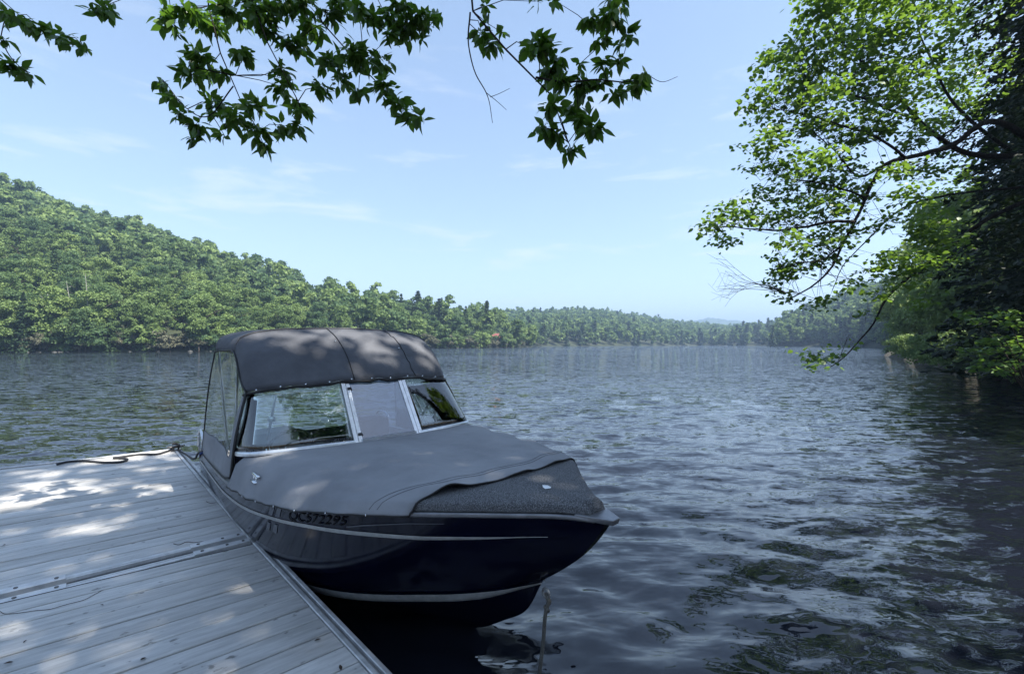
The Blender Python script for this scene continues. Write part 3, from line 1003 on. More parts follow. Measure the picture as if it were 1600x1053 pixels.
# ------------------------------------------------------------------ cottages across the lake
def cottage(x, y, Y, w, d, h, wall, roof, label, storeys=1, rz=0.2):
    p = px(x, y, Y)
    t = thing('cottage', label, 'cottage', (p[0], p[1], p[2]), rz)
    mb = MB()
    mb.box((-w / 2, -d / 2, -2), (w / 2, d / 2, h))
    mb.add([(-w / 2, -d / 2, h), (-w / 2, d / 2, h), (-w / 2, 0, h + d * .32), (w / 2, -d / 2, h), (w / 2, d / 2, h), (w / 2, 0, h + d * .32)], [(0, 2, 1), (3, 4, 5)])
    mb.obj('wall', wall, t)
    mb = MB()
    e = .5
    for s in (-1, 1):
        a = [(-w / 2 - e, s * (d / 2 + e), h - .2), (w / 2 + e, s * (d / 2 + e), h - .2), (w / 2 + e, 0, h + d * .32 + .12), (-w / 2 - e, 0, h + d * .32 + .12)]
        b = [(q[0], q[1], q[2] + .2) for q in a]
        mb.add(a + b, [(3, 2, 1, 0), (4, 5, 6, 7), (0, 1, 5, 4), (1, 2, 6, 5), (2, 3, 7, 6), (3, 0, 4, 7)])
    mb.obj('roof', roof, t)
    n = max(2, int(w / 2.6))
    for k in range(n):
        for s in range(storeys):
            cx = -w / 2 + (k + .5) * w / n
            z0 = 0.8 + s * h / storeys
            mb = MB()
            mb.box((cx - .6, -d / 2 - .06, z0), (cx + .6, -d / 2 + .02, z0 + 1.1))
            mb.obj('window', M['pane'], t)
    return t


cottage(778, 536.5, 212, 6.0, 5, 2.8, M['house_wall'], M['roof_red'], 'reddish brown two storey cottage with red roof on far shore', 2)
cottage(785, 541.0, 206, 3.6, 3, 1.0, M['house_wall'], M['roof_grey'], 'low dark boathouse at the water below the red cottage', 1)
cottage(926, 539.3, 356, 5.0, 4, 1.0, M['house_wall'], M['roof_grey'], 'small brown cottage with grey roof at the far shore near the middle', 1)
cottage(1003, 539.0, 408, 5.0, 4, 1.0, M['house_wall_pale'], M['roof_grey'], 'small white cottage furthest right on the far shore', 1)


# ------------------------------------------------------------------ near trees on the right bank
def hemlock_mesh(seed, h, rad, nb, fine=1.0, many=1.0, low=0.03):
    """dense conifer built from boughs: flat sprays of small needle fans along drooping limbs"""
    g = np.random.default_rng(seed)
    P, Nn, S = [], [], []
    for b in range(nb):
        z0 = h * (low + (0.97 - low) * (b + g.uniform()) / nb)
        L = rad * (1 - z0 / h) ** 0.7 * g.uniform(0.65, 1.15) + 0.25
        a = b * 2.39996 + g.normal() * .25
        n = int((26 + 74 * L / rad) * many)
        u = g.uniform(0.08, 1, n) ** 0.75
        wd = (g.uniform(-1, 1, n)) * L * 0.30 * np.sin(np.pi * np.clip(u, 0.1, .95))
        droop = -0.30 * L * u**1.7 + 0.10 * L * u
        x = L * u * math.cos(a) - wd * math.sin(a)
        y = L * u * math.sin(a) + wd * math.cos(a)
        z = z0 + droop - np.abs(wd) * .35 + g.normal(size=n) * 0.07
        P.append(np.stack([x, y, z], 1))
        nn = np.stack([np.full(n, math.cos(a) * .35), np.full(n, math.sin(a) * .35), np.ones(n)], 1) + g.normal(size=(n, 3)) * .45
        Nn.append(nn / np.linalg.norm(nn, axis=1)[:, None])
        S.append(g.uniform(0.16, 0.40, n) * fine)
    return cards(np.concatenate(P), np.concatenate(Nn), np.concatenate(S), g, aspect=0.62)


def leafy_mesh(seed, h, rad, nblob, ncard, size):
    g = np.random.default_rng(seed)
    P, Nn = broadleaf_points(g, h, rad, nblob, ncard, shell=0.5)
    return cards(P, Nn, g.uniform(size * .6, size * 1.3, len(P)), g, aspect=1.0)


HEM = []
for s, (h, r) in enumerate(((24, 4.3), (20, 3.8), (17, 3.6))):
    v, f = hemlock_mesh(400 + s, h, r, 190 - 20 * s)
    HEM.append((mesh_np('hemlock_crown', v, f, M['needle']), trunk_mesh('hemlock_trunk', h * .96, 0.34, M['bark_dark']), h))
v, f = hemlock_mesh(409, 24, 4.6, 300, 0.42, 2.8, 0.17)
HEM.append((mesh_np('hemlock_crown', v, f, M['needle']), trunk_mesh('hemlock_trunk', 23, 0.34, M['bark_dark']), 24))
SHO = []
for s, (h, r) in enumerate(((13, 4.6), (11, 4.0))):
    v, f = leafy_mesh(420 + s, h, r, 30, 11000, 0.26)
    SHO.append((mesh_np('shore_crown', v, f, M['hill_leaf']), trunk_mesh('shore_trunk', h * .85, 0.24, M['bark'], 5, np.random.default_rng(s), r), h))
BUSH = []
for s in range(3):
    g = np.random.default_rng(440 + s)
    P, Nn = broadleaf_points(g, 3.0, 1.9, 14, 3600, shell=.6)
    P[:, 2] = P[:, 2] * 0.95 - 0.6
    v, f = cards(P, Nn, g.uniform(0.09, 0.19, len(P)), g, aspect=.95)
    BUSH.append((mesh_np('bush_crown', v, f, M['leaf_bush'] if s == 0 else M['hill_leaf']), trunk_mesh('bush_trunk', 1.8, 0.07, M['bark'], 4, g, 1.2), 3))

for i, (x, Y, k, s, lab) in enumerate((
        (1880, 9.0, 3, 1.0, 'huge black green hemlock whose boughs fill the upper right edge'),
        (1700, 16.5, 0, 1.0, 'dark hemlock just behind the huge one at the right edge'),
        (1640, 21.0, 1, 1.12, 'dark hemlock left of and behind the huge one'),
        (1650, 28.0, 0, 1.05, 'tall dark hemlock behind the two nearest hemlocks'),
        (1590, 34.0, 2, 1.3, 'shorter dark hemlock beside the sunlit shore tree'),
        (1760, 20.0, 0, 1.0, 'dark hemlock beyond the right frame edge'),
        (1880, 13.0, 1, 1.1, 'hemlock standing off to the right of the photo'))):
    p = px(x, 560, Y)
    place_tree('hemlock_tree', HEM[k], (p[0], Y, 0.4), s, 1.3 * i, lab, 'tree', 'dark hemlocks on the right bank')
for i, (x, Y, k, s, lab) in enumerate((
        (1478, 40.0, 0, 1.0, 'mid green leafy tree on the right bank under the arching maple limb'),
        (1440, 56.0, 1, 1.05, 'leafy tree further along the right bank left of the mid green one'),
        (1412, 70.0, 0, 0.8, 'small leafy tree at the far end of the right bank'),
        (1530, 31.0, 1, 1.15, 'nearest leafy tree of the right bank, left of the hemlocks'),
        (1540, 50.0, 0, 1.1, 'leafy tree set back behind the right bank hemlocks'))):
    p = px(x, 560, Y)
    place_tree('shore_tree', SHO[k], (p[0], Y, 0.4), s, 2.1 * i, lab, 'tree', 'leafy trees on the right bank', tint=.85)
bush_spots = [(1402, 68, 1, 1.2), (1412, 58, 2, 1.1), (1425, 49, 1, 1.1), (1440, 42, 2, 1.1), (1458, 36, 1, 1.1), (1480, 31, 2, 1.0), (1503, 27, 1, 1.0), (1530, 23.5, 2, 1.0), (1562, 21, 1, .9), (1600, 19, 2, .9), (1640, 17, 1, .9)]
for i, (x, Y, k, s) in enumerate(bush_spots):
    p = px(x, 560, Y)
    where = ['at the far tip of the right bank', 'second from the far tip of the right bank', 'third from the far tip of the right bank', 'fourth from the far tip, below the small leafy trees', 'below the mid green leafy tree', 'just right of the bush below the mid green tree', 'in front of the shorter hemlock', 'left of the bright sunlit shrub', 'behind the bright sunlit shrub', 'right of the bright shrub near the frame edge', 'under the huge hemlock at the frame edge'][i]
    place_tree('shoreline_bush', BUSH[k], (p[0] + .4, Y + .4, 0.25), s, 1.7 * i, f'dark leafy bush overhanging the water {where}', 'bush', 'bushes along the right waterline', tint=.35 + .3 * (i % 3))


# ---- leaves with a real outline ------------------------------------------------------------
def leaf_shape(L=1.0, W=0.5, fold=0.10, curl=0.10):
    """ovate pointed leaf with a folded midrib, base at the origin, tip along +y"""
    ys = [0.0, 0.14, 0.38, 0.62, 0.84, 1.0]
    ws = [0.02, 0.30, 0.50, 0.40, 0.17, 0.0]
    v, f = [], []
    for y, w in zip(ys, ws):
        z = -curl * y * y * L
        v += [(-w * W * 2 * L * .5, y * L, z + fold * w * L), (0, y * L, z), (w * W * 2 * L * .5, y * L, z + fold * w * L)]
    for i in range(5):
        b = 3 * i
        f += [(b, b + 1, b + 4, b + 3), (b + 1, b + 2, b + 5, b + 4)]
    return np.array(v), f


def leaf_frames(g, n, droop=0.5):
    """random leaf orientations (3x3), hanging down a little"""
    a = g.uniform(0, 2 * np.pi, n)
    el = -g.uniform(-0.25, 1.25, n) * droop
    d = np.stack([np.cos(a) * np.cos(el), np.sin(a) * np.cos(el), np.sin(el)], 1)
    up = np.tile([0, 0, 1.0], (n, 1)) + g.normal(size=(n, 3)) * 0.45
    s = np.cross(d, up)
    s /= np.linalg.norm(s, axis=1)[:, None]
    u = np.cross(s, d)
    return np.stack([s, d, u], 2)


# leaning maple on the right ------------------------------------------------------------------
maple = thing('leaning_maple', 'sunlit maple leaning out over the water at right with one arching bare limb', 'tree', (14.6, 10.6, 0.9))
MAP0 = np.array([14.6, 10.6, 0.9])


def crop6(cx, cy, Y):
    return px(1060 + cx / 1.698, cy / 1.698, Y)


mb = MB()
tr = [(14.6, 10.6, 0.2), (14.2, 10.5, 2.4), (13.3, 10.4, 4.6), (12.4, 10.2, 6.0)]
mb.tube(catmull(np.array(tr) - MAP0, 14), np.linspace(.27, .17, 14), 9)
mb.obj('trunk', M['bark'], maple, True)
limbs = [
    ([(800, 330), (740, 380), (660, 405), (600, 418), (545, 440), (522, 475), (500, 530), (470, 590), (445, 640), (410, 710), (370, 750), (300, 790)], 10.0, .075, .014),
    ([(790, 600), (740, 640), (680, 680), (610, 735), (550, 790), (520, 850), (480, 895), (430, 950), (385, 975)], 10.6, .06, .008),
    ([(740, 395), (700, 370), (640, 320), (580, 250), (540, 200), (480, 150), (430, 100), (400, 40)], 10.4, .075, .012),
    ([(600, 418), (520, 360), (440, 330), (370, 310), (300, 290), (230, 270)], 9.6, .03, .006),
    ([(470, 590), (410, 590), (330, 605), (230, 610), (140, 605), (80, 605)], 9.5, .035, .006),
    ([(545, 440), (480, 470), (420, 410), (380, 380), (330, 330)], 10.3, .028, .006),
    ([(790, 330), (720, 260), (680, 180), (640, 100), (620, 20)], 10.9, .06, .01),
    ([(500, 530), (430, 500), (350, 480), (270, 470), (220, 430)], 9.9, .026, .006),
    ([(700, 520), (620, 540), (560, 580), (500, 640), (440, 700), (400, 790)], 10.8, .035, .007),
    ([(445, 640), (380, 690), (300, 700), (240, 720)], 9.7, .02, .005),
    ([(640, 320), (560, 290), (470, 250), (390, 230), (320, 170), (290, 110)], 10.1, .03, .006),
]
tw_pts = []
for k, (pl, Y, r0, r1) in enumerate(limbs):
    g = np.random.default_rng(500 + k)
    P3 = np.array([crop6(cx, cy, Y + 0.10 * math.sin(i * 1.1 + k)) for i, (cx, cy) in enumerate(pl)])
    if k in (0, 1, 2, 6, 8):
        P3 = np.vstack([[(12.6, 10.25, 5.4)] if k == 8 or k == 1 else [(12.4, 10.2, 6.0)], P3]) if k != 6 else np.vstack([[(12.9, 10.3, 5.2)], P3])
    P3 = catmull(P3, 34)
    P3 += np.cumsum(g.normal(size=P3.shape) * 0.006, axis=0)
    mb = MB()
    mb.tube(P3 - MAP0, np.linspace(r0, r1, 34), 7)
    mb.obj('limb', M['bark_dark'], maple, True)
    tw_pts.append(P3[6:])
tw_pts = np.concatenate(tw_pts)
MBLOBS = [(400, 30, 60), (460, 60, 70), (340, 60, 35), (300, 110, 45), (250, 190, 50), (220, 260, 45), (200, 310, 30), (330, 180, 70), (420, 150, 70), (500, 130, 70), (560, 60, 60), (600, 140, 60), (640, 60, 60), (300, 270, 60), (380, 260, 70), (460, 240, 70), (540, 230, 70), (620, 220, 60), (680, 140, 60), (240, 370, 50), (310, 350, 50), (380, 340, 50), (220, 430, 35), (300, 440, 50), (370, 420, 50), (430, 360, 50), (500, 330, 50), (580, 320, 60), (260, 510, 50), (330, 500, 50), (400, 480, 50), (450, 440, 40), (150, 570, 50), (90, 600, 35), (110, 640, 35), (200, 560, 40), (260, 580, 40), (320, 560, 50), (390, 550, 50), (450, 540, 40), (500, 500, 30), (560, 460, 40), (620, 440, 40), (300, 640, 40), (360, 640, 45), (420, 620, 40), (270, 700, 45), (330, 690, 45), (390, 690, 35), (270, 750, 40), (290, 790, 20), (440, 640, 25), (520, 590, 30), (560, 570, 25), (400, 790, 25), (380, 820, 20), (450, 760, 30), (490, 740, 25), (520, 700, 25), (590, 680, 40), (640, 600, 50), (700, 560, 50), (640, 700, 40), (530, 780, 20), (490, 830, 18), (370, 940, 30), (400, 950, 20), (360, 970, 20), (440, 920, 15), (330, 935, 10), (600, 740, 40), (680, 660, 50), (720, 500, 50), (700, 300, 60), (700, 220, 50), (380, -10, 60), (470, -20, 70), (560, -10, 60), (650, -20, 60), (740, 60, 60), (720, 10, 60), (800, 40, 70), (780, 130, 60), (740, 200, 60), (800, 220, 70), (760, 300, 60), (660, 340, 55), (700, 430, 55), (620, 520, 45), (680, 620, 45), (720, 680, 45), (650, 800, 35)]
LV, LF, TW = [], [], MB()
base = 0
shp, shf = leaf_shape(1.0, 0.78, 0.08, 0.12)
shf4 = np.array(shf)
for k, (cx, cy, r) in enumerate(MBLOBS):
    g = np.random.default_rng(600 + k)
    Y = (10.0 if cx < 700 else 12.6) + g.uniform(-1.0, 1.0)
    c = crop6(cx, cy, Y)
    rad = r / 1.698 / F * Y
    n = int(0.076 * r * r)
    sub = max(3, int(n / 12))
    cen = c + rand_unit(sub, g) * (rad * g.uniform(0.15, 1.0, sub) ** 0.6)[:, None] * np.array([1, 1.3, 0.85])
    # twigs from the nearest limb to each little spray
    for q in cen:
        d = np.linalg.norm(tw_pts - q, axis=1)
        j = g.choice(np.argsort(d)[:14])
        if d[j] < 1.0:
            mid = (tw_pts[j] + q) / 2 + g.normal(size=3) * .06 + np.array([0, 0, .05])
            TW.tube([tw_pts[j] - MAP0, mid + g.normal(size=3) * .10 - MAP0, q - MAP0], [.007, .005, .002], 3)
    own = g.integers(0, sub, n)
    pos = cen[own] + g.normal(size=(n, 3)) * np.array([.15, .15, .045])
    Fr = leaf_frames(g, n, 0.55)
    size = g.uniform(0.07, 0.14, n)
    pts = np.einsum('nij,mj->nmi', Fr, shp) * size[:, None, None] + pos[:, None, :] - MAP0
    LV.append(pts.reshape(-1, 3))
    LF.append((shf4[None] + (np.arange(n) * len(shp))[:, None, None]).reshape(-1, 4) + base)
    base += n * len(shp)
link('foliage', mesh_np('foliage', np.concatenate(LV), np.concatenate(LF), M['leaf_maple']), maple, kind='stuff').color = (.5, .5, .5, 1)
TW.obj('twigs', M['bark_dark'], maple, True, kind='stuff')
# bare twigs at the tip of the low limb
mb = MB()
for k in range(7):
    g = np.random.default_rng(700 + k)
    e = [(285, 776), (240 - 6 * k, 768 - 7 * (k % 4)), (175 - 5 * k, 758 + (k - 3) * 9), (105 + 9 * (k % 4), 742 + (k - 3) * 24)]
    P3 = catmull(np.array([crop6(cx, cy, 10.0 + .08 * k * (i > 0)) for i, (cx, cy) in enumerate(e)]) - MAP0, 8)
    mb.tube(P3, np.linspace(.008, .002, 8), 4)
    for q in range(3):
        p = P3[4 + q]
        mb.tube([p, p + np.array([-.22, .05, g.normal() * .14]), p + np.array([-.4, .1, g.normal() * .22])], [.004, .003, .002], 3)
mb.obj('bare_twigs', M['bark'], maple, True, kind='stuff')

# bright shrub hanging over the water at the right edge
shrub_spots = [(760, 835, 25), (820, 850, 35), (870, 830, 35), (910, 860, 40), (840, 900, 35), (780, 930, 30), (830, 960, 30), (880, 930, 40), (900, 970, 35), (940, 910, 50), (960, 960, 50), (800, 975, 20), (870, 985, 25)]
sh0 = crop6(930, 1010, 12.5)
sh0[2] = 0.3
shrub = thing('sunlit_shrub', 'bright light green shrub hanging over dark water at the right edge', 'shrub', sh0)
LV, LF, base = [], [], 0
mb = MB()
for k, (cx, cy, r) in enumerate(shrub_spots):
    g = np.random.default_rng(720 + k)
    Y = 12.0 + g.uniform(-.7, .7)
    c = crop6(cx, cy, Y)
    rad = r / 1.698 / F * Y
    mb.tube(catmull(np.array([(0, 0, 0), (c - sh0) * .5 + np.array([0, 0, .35]), c - sh0]), 7), np.linspace(.025, .006, 7), 5)
    n = int(0.030 * r * r) + 12
    pos = c + rand_unit(n, g) * (rad * g.uniform(0, 1, n) ** .5)[:, None] * np.array([1.2, 1.2, .5])
    Fr = leaf_frames(g, n, 0.3)
    size = g.uniform(0.10, 0.17, n)
    pts = np.einsum('nij,mj->nmi', Fr, shp) * size[:, None, None] + pos[:, None, :] - sh0
    LV.append(pts.reshape(-1, 3)); LF.append((shf4[None] + (np.arange(n) * len(shp))[:, None, None]).reshape(-1, 4) + base); base += n * len(shp)
link('foliage', mesh_np('foliage', np.concatenate(LV), np.concatenate(LF), M['leaf_bush']), shrub, kind='stuff')
mb.obj('stem', M['bark'], shrub, True)

# the tree overhead: trunk behind the camera, crown above, branches hanging into the top of the picture -----
OT0 = np.array([2.6, -5.2, 0.9])
over = thing('overhanging_tree', 'leafy tree standing behind the viewer whose dark branches hang into the top of the photo', 'tree', OT0)
mb = MB()
mb.tube(catmull(np.array([(2.6, -5.2, -.2), (2.5, -4.9, 2.5), (2.7, -4.4, 5), (3.4, -3.4, 8.0), (4.3, -1.8, 11.0)]) - OT0, 16), np.linspace(.34, .10, 16), 10)
mb.obj('trunk', M['bark'], over, True)


def crop7(cx, cy, Y):
    return px(cx / 1.481, cy / 1.481, Y)


bl = [  # hanging branches: crop pixel polyline, depth, radii, start point above the frame
    ([(480, -60), (485, 40), (505, 110), (525, 160), (540, 200), (560, 240)], 2.75, .011, .003),
    ([(575, -70), (585, 10), (610, 80), (640, 140), (665, 185), (690, 235)], 2.6, .010, .003),
    ([(700, -70), (720, 20), (780, 90), (830, 150), (880, 190), (930, 250)], 2.8, .010, .003),
    ([(545, 175), (490, 165), (445, 155)], 2.7, .004, .002),
    ([(540, 200), (480, 270), (430, 250), (385, 195)], 2.75, .004, .002),
    ([(560, 240), (590, 290), (610, 335)], 2.75, .004, .002),
    ([(850, -60), (870, 20), (900, 60), (960, 60), (1010, 40)], 2.9, .008, .002),
    ([(1085, -60), (1090, 15), (1130, 70), (1180, 125), (1240, 180), (1275, 220), (1300, 260), (1315, 330)], 2.4, .013, .003),
    ([(1240, 180), (1310, 190), (1380, 185), (1450, 190), (1500, 175)], 2.35, .006, .002),
    ([(1500, 175), (1535, 190), (1568, 178)], 2.35, .002, .001),
    ([(1088, 30), (1085, 110), (1100, 170), (1125, 215), (1140, 285)], 2.45, .005, .0015),
    ([(1125, 215), (1150, 235), (1172, 255)], 2.45, .002, .001),
    ([(1135, 225), (1160, 215), (1180, 205)], 2.45, .002, .001),
    ([(1420, -70), (1410, 20), (1400, 90)], 2.5, .006, .002),
    ([(1420, -20), (1445, 50), (1450, 105)], 2.5, .004, .002),
    ([(-60, -60), (20, 20), (90, 60), (190, 105)], 2.9, .007, .002),
    ([(-60, 20), (0, 90), (30, 140), (70, 175)], 2.8, .006, .002),
    ([(320, -40), (295, 5), (260, 18), (215, 25)], 2.9, .004, .002),
    ([(380, -60), (385, 10), (400, 50)], 2.9, .005, .002),
]
op = []
for k, (pl, Y, r0, r1) in enumerate(bl):
    g = np.random.default_rng(800 + k)
    P3 = np.array([crop7(cx, cy, Y + 0.05 * math.sin(i * 1.4 + k)) for i, (cx, cy) in enumerate(pl)])
    if pl[0][1] < 0:   # carry the branch back up into the crown
        s = P3[0]
        up = np.array([[2.75, -4.3, 5.6], [s[0] * .55 + 1.2, -1.4, 6.2], [s[0] * .9 + .1, .9, 5.2 + .2 * math.sin(k)]])
        P3 = np.vstack([up, P3])
    P3 = catmull(P3, 30)
    n = len(P3)
    rr = np.linspace(r0 * (2.2 if pl[0][1] < 0 else 1), r1, n)
    mb = MB()
    mb.tube(P3 - OT0, rr, 6)
    mb.obj('branch', M['bark_dark'], over, True)
    op.append(P3)
op = np.concatenate(op)
CL = [(20, 30, 25), (90, 60, 25), (150, 85, 25), (185, 100, 18), (10, 90, 15), (30, 150, 30), (65, 170, 15), (240, 20, 25), (215, 25, 12), (50, 40, 20),
      (395, 50, 30), (390, 20, 20), (480, 45, 40), (530, 20, 30), (560, 50, 20), (610, 30, 35), (660, 10, 30), (460, 125, 30), (440, 165, 30), (480, 170, 25), (510, 165, 20), (560, 120, 30), (620, 70, 25), (650, 160, 25), (680, 100, 35), (720, 60, 35), (760, 30, 30), (380, 195, 18), (400, 225, 18), (420, 260, 20), (460, 290, 25), (455, 320, 15), (500, 240, 35), (540, 270, 30), (520, 315, 15), (590, 240, 30), (600, 300, 30), (610, 335, 20), (650, 200, 25), (690, 240, 20), (650, 290, 20), (690, 290, 20), (700, 255, 20), (670, 185, 15), (740, 200, 25), (790, 180, 25), (820, 120, 45), (830, 210, 20), (860, 40, 30), (900, 30, 30), (910, 80, 20), (880, 140, 30), (890, 200, 30), (920, 235, 25), (940, 265, 20), (970, 270, 15), (940, 60, 35), (980, 40, 35), (1010, 30, 15), (970, 90, 10), (830, 20, 20), (765, 140, 30), (430, 20, 30), (700, 0, 30), (790, 5, 30), (930, 10, 30), (580, 0, 30),
      (1125, 15, 15), (1115, 75, 20), (1135, 100, 22), (1160, 75, 12), (1250, 100, 35), (1220, 110, 20), (1290, 130, 15), (1270, 165, 30), (1300, 185, 25), (1340, 150, 12), (1350, 190, 25), (1355, 220, 15), (1400, 150, 20), (1390, 190, 20), (1430, 140, 15), (1420, 220, 15), (1470, 190, 25), (1490, 170, 15), (1440, 210, 15), (1280, 245, 25), (1330, 250, 25), (1260, 295, 25), (1290, 310, 20), (1370, 295, 25), (1320, 345, 20), (1340, 275, 25),
      (1370, 40, 20), (1390, 90, 18), (1420, 30, 30), (1450, 80, 18), (1440, 105, 10), (1420, 0, 25), (1240, 4, 12), (1280, 0, 12)]
leaf_me = [mesh_np('leaf', *leaf_shape(1.0, w, f, c), M['leaf_over'], True) for w, f, c in ((0.50, .12, .14), (0.40, .16, .26), (0.60, .08, .08), (0.46, .26, .42))]
allL, TWO = [], MB()
for k, (cx, cy, r) in enumerate(CL):
    g = np.random.default_rng(900 + k)
    Y = (2.4 if cx > 1050 else 2.75) + g.uniform(-.16, .16)
    c = crop7(cx, cy, Y)
    d = np.linalg.norm(op - c, axis=1)
    j = d.argmin()
    mid = (op[j] + c) / 2 + g.normal(size=3) * .012 + np.array([0, 0, .015])
    TWO.tube([op[j] - OT0, mid - OT0, c - OT0], [.0028, .0024, .0016], 4)
    rad = r / 1.481 / F * Y
    n = max(7, int(r * r * 0.058))
    for q in range(n):
        dirr = rand_unit(1, g)[0]
        dirr[2] = dirr[2] * .6 - .25
        pos = c + dirr * rad * g.uniform(0.10, .95)
        dr = dirr * .6 + g.normal(size=3) * .55 + np.array([0, 0, -.30])
        dr /= np.linalg.norm(dr)
        up = np.array([0, 0, 1.0]) + g.normal(size=3) * .5
        s = np.cross(dr, up); s /= np.linalg.norm(s)
        u = np.cross(s, dr)
        L = 0.038 + 0.046 * g.uniform() ** .8
        allL.append((Matrix((s, dr, u)).transposed().to_4x4(), pos - OT0, L, g.integers(4), 0 < cy < 380 and cx > 0))
TWO.obj('twigs', M['bark_dark'], over, True, kind='stuff')
order = sorted(range(len(allL)), key=lambda i: (not allL[i][4], -allL[i][2]))
SV, SF, base = [], [], 0
for rank, i in enumerate(order):
    R4, pos, L, v, _ = allL[i]
    mat4 = Matrix.Translation(Vector(pos)) @ R4 @ Matrix.Scale(L, 4)
    if rank < 300:
        o = link('leaf', leaf_me[v], over)
        o.color = ((rank * 0.618) % 1,) * 3 + (1,)
        o.matrix_local = mat4
    else:
        vv, ff = leaf_shape(1.0, .5, .12, .14)
        SV.append(np.array([mat4 @ Vector(p) for p in vv])); SF += [tuple(a + base for a in q) for q in ff]; base += len(vv)
if SV:
    link('leaves', mesh_np('leaves', np.concatenate(SV), SF, M['leaf_over'], True), over, kind='stuff')
print('overhead leaves', len(allL))
# the crown itself, over and behind the viewer: it throws the dappled shade on dock and boat
g = np.random.default_rng(31)
cl = []
CC0, CR0 = np.array([5.2, -0.5, 11.6]), np.array([4.9, 3.4, 2.6])
view_ok = lambda p, m: p[..., 2] > 2.15 + m + 0.80 * np.maximum(p[..., 1] + m * .6, 0)
while len(cl) < 190:
    p = CC0 + g.uniform(-1, 1, 3) * CR0
    if ((p - CC0) / CR0) @ ((p - CC0) / CR0) > 1 or not view_ok(p, .5):
        continue
    cl.append(p)
cl = np.array(cl)
n = 18000
k = g.integers(0, len(cl), n)
pos = cl[k] + g.normal(size=(n, 3)) * np.array([.55, .55, .36])
keep = view_ok(pos, 0.0)


def gap(pos, p, d, r, spread=0.0):
    """carve an opening through the crown along a line, made to let sun or sky through"""
    d = np.asarray(d, float) / np.linalg.norm(d)
    v = pos - np.asarray(p, float)
    t = v @ d
    dist = np.linalg.norm(v - t[:, None] * d, axis=1)
    return dist > (r + spread * np.maximum(t, 0)) * g.uniform(0.45, 1.25, len(pos))


# where the photo's sun patches lie: far end of the dock, canopy front, a few on the boards and the bow cover
for (x, y, Y, r) in ((40, 790, 3.75, .24), (75, 768, 3.95, .22), (132, 780, 3.95, .16), (20, 802, 3.6, .14), (215, 783, 4.1, .14), (275, 786, 4.2, .11), (120, 738, 4.7, .10), (165, 728, 4.9, .14), (220, 724, 5.1, .16), (250, 718, 5.3, .13), (60, 752, 4.3, .10), (150, 810, 3.6, .10), (110, 845, 3.25, .15), (160, 850, 3.3, .10), (60, 1030, 2.1, .10), (400, 905, 2.7, .09), (370, 830, 3.3, .07),
                     (540, 545, 4.15, .26), (505, 560, 4.1, .16), (570, 575, 4.1, .16), (605, 540, 4.4, .14), (660, 560, 4.45, .16), (400, 575, 3.7, .08), (425, 540, 3.8, .10), (640, 555, 4.4, .12), (455, 580, 3.85, .12), (520, 525, 4.2, .16), (400, 748, 3.0, .08), (480, 735, 2.9, .07)):
    keep &= gap(pos, px(x, y, Y), SUN, r * 1.35)  # crown leaves cut away towards the sun to shape the light patches
keep &= gap(pos, (-1.2, 3.8, 1.2), (.694, -.043, .79), .35, .16)  # opening carved so that the centre pane mirrors open sky
pos = pos[keep]
n = len(pos)
Fr = leaf_frames(g, n, 0.5)
size = g.uniform(0.13, 0.22, n)
lowv = np.array([(0, 0, 0), (.36, .42, .06), (0, 1, -.1), (-.36, .42, .06)])
pts = np.einsum('nij,mj->nmi', Fr, lowv) * size[:, None, None] + pos[:, None, :] - OT0
link('crown', mesh_np('crown', pts.reshape(-1, 3), np.arange(4 * n).reshape(n, 4), M['leaf_over']), over, kind='stuff').color = (.5, .5, .5, 1)
mb = MB()
for q in range(26):
    c = cl[g.integers(len(cl))]
    z = g.uniform(6.0, 10.0)
    b0 = np.array([2.9 + (z - 5.5) * .25, -4.2 + (z - 5.5) * .40, z])
    mb.tube(catmull(np.array([b0, b0 * .55 + c * .45 + np.array([0, 0, .5]), c]) - OT0, 8), np.linspace(.075, .012, 8), 5)
mb.obj('limbs', M['bark'], over, True)
# two more trees behind the viewer, so that the shore there is wooded
for i, (X, Y, k, s, lab) in enumerate(((14.0, -7.0, 1, 1.1, 'leafy tree on the shore behind the viewer to the right'),)):
    place_tree('shore_tree', SHO[k], (X, Y, 1.0), s, i * 2.0, lab, 'tree', 'trees on the shore behind the dock')


# ------------------------------------------------------------------ dock
def dock_matrix(a, b, psi, S):
    d = np.array([-math.cos(psi), -math.sin(psi)])           # away from the viewer
    y = np.array([-d[1], d[0]])
    ex = Vector((d[0], d[1], a * d[0] + b * d[1])).normalized()
    ey = Vector((y[0], y[1], a * y[0] + b * y[1]))
    ey = (ey - ex * ey.dot(ex)).normalized()
    ez = ex.cross(ey)
    m = Matrix((ex, ey, ez)).transposed().to_4x4()
    return Matrix.Translation(Vector(S)) @ m


S0 = (-1.81818, 3.18182, 0.35)
MN = dock_matrix(-0.05423, -0.02608, -0.78062, S0)
MF = dock_matrix(-0.05636, 0.01180, -0.77858, S0)
near_dock = thing('dock_section', 'grey board dock section in the foreground nearest the viewer', 'dock', matrix=MN, group='floating dock sections')
far_dock = thing('dock_section', 'grey board dock section beyond the metal hinge seam, sun patches on its far end', 'dock', matrix=MF, group='floating dock sections')
BW = 2.45
g = np.random.default_rng(41)


def build_boards(root, x0, x1):
    n = int(round((x1 - x0) / 0.1436))
    w = (x1 - x0) / n
    for k in range(n):
        mb = MB()
        a, b = x0 + k * w + 0.0048, x0 + (k + 1) * w - 0.0048
        mb.bevbox((a, 0.032, -0.028), (b, BW - 0.02, 0.0), 0.003)
        o = mb.obj('board', M['board'], root)
        o.location = (0, 0, g.normal() * 0.0012)
        o.rotation_euler = (0, 0, g.normal() * 0.0005)


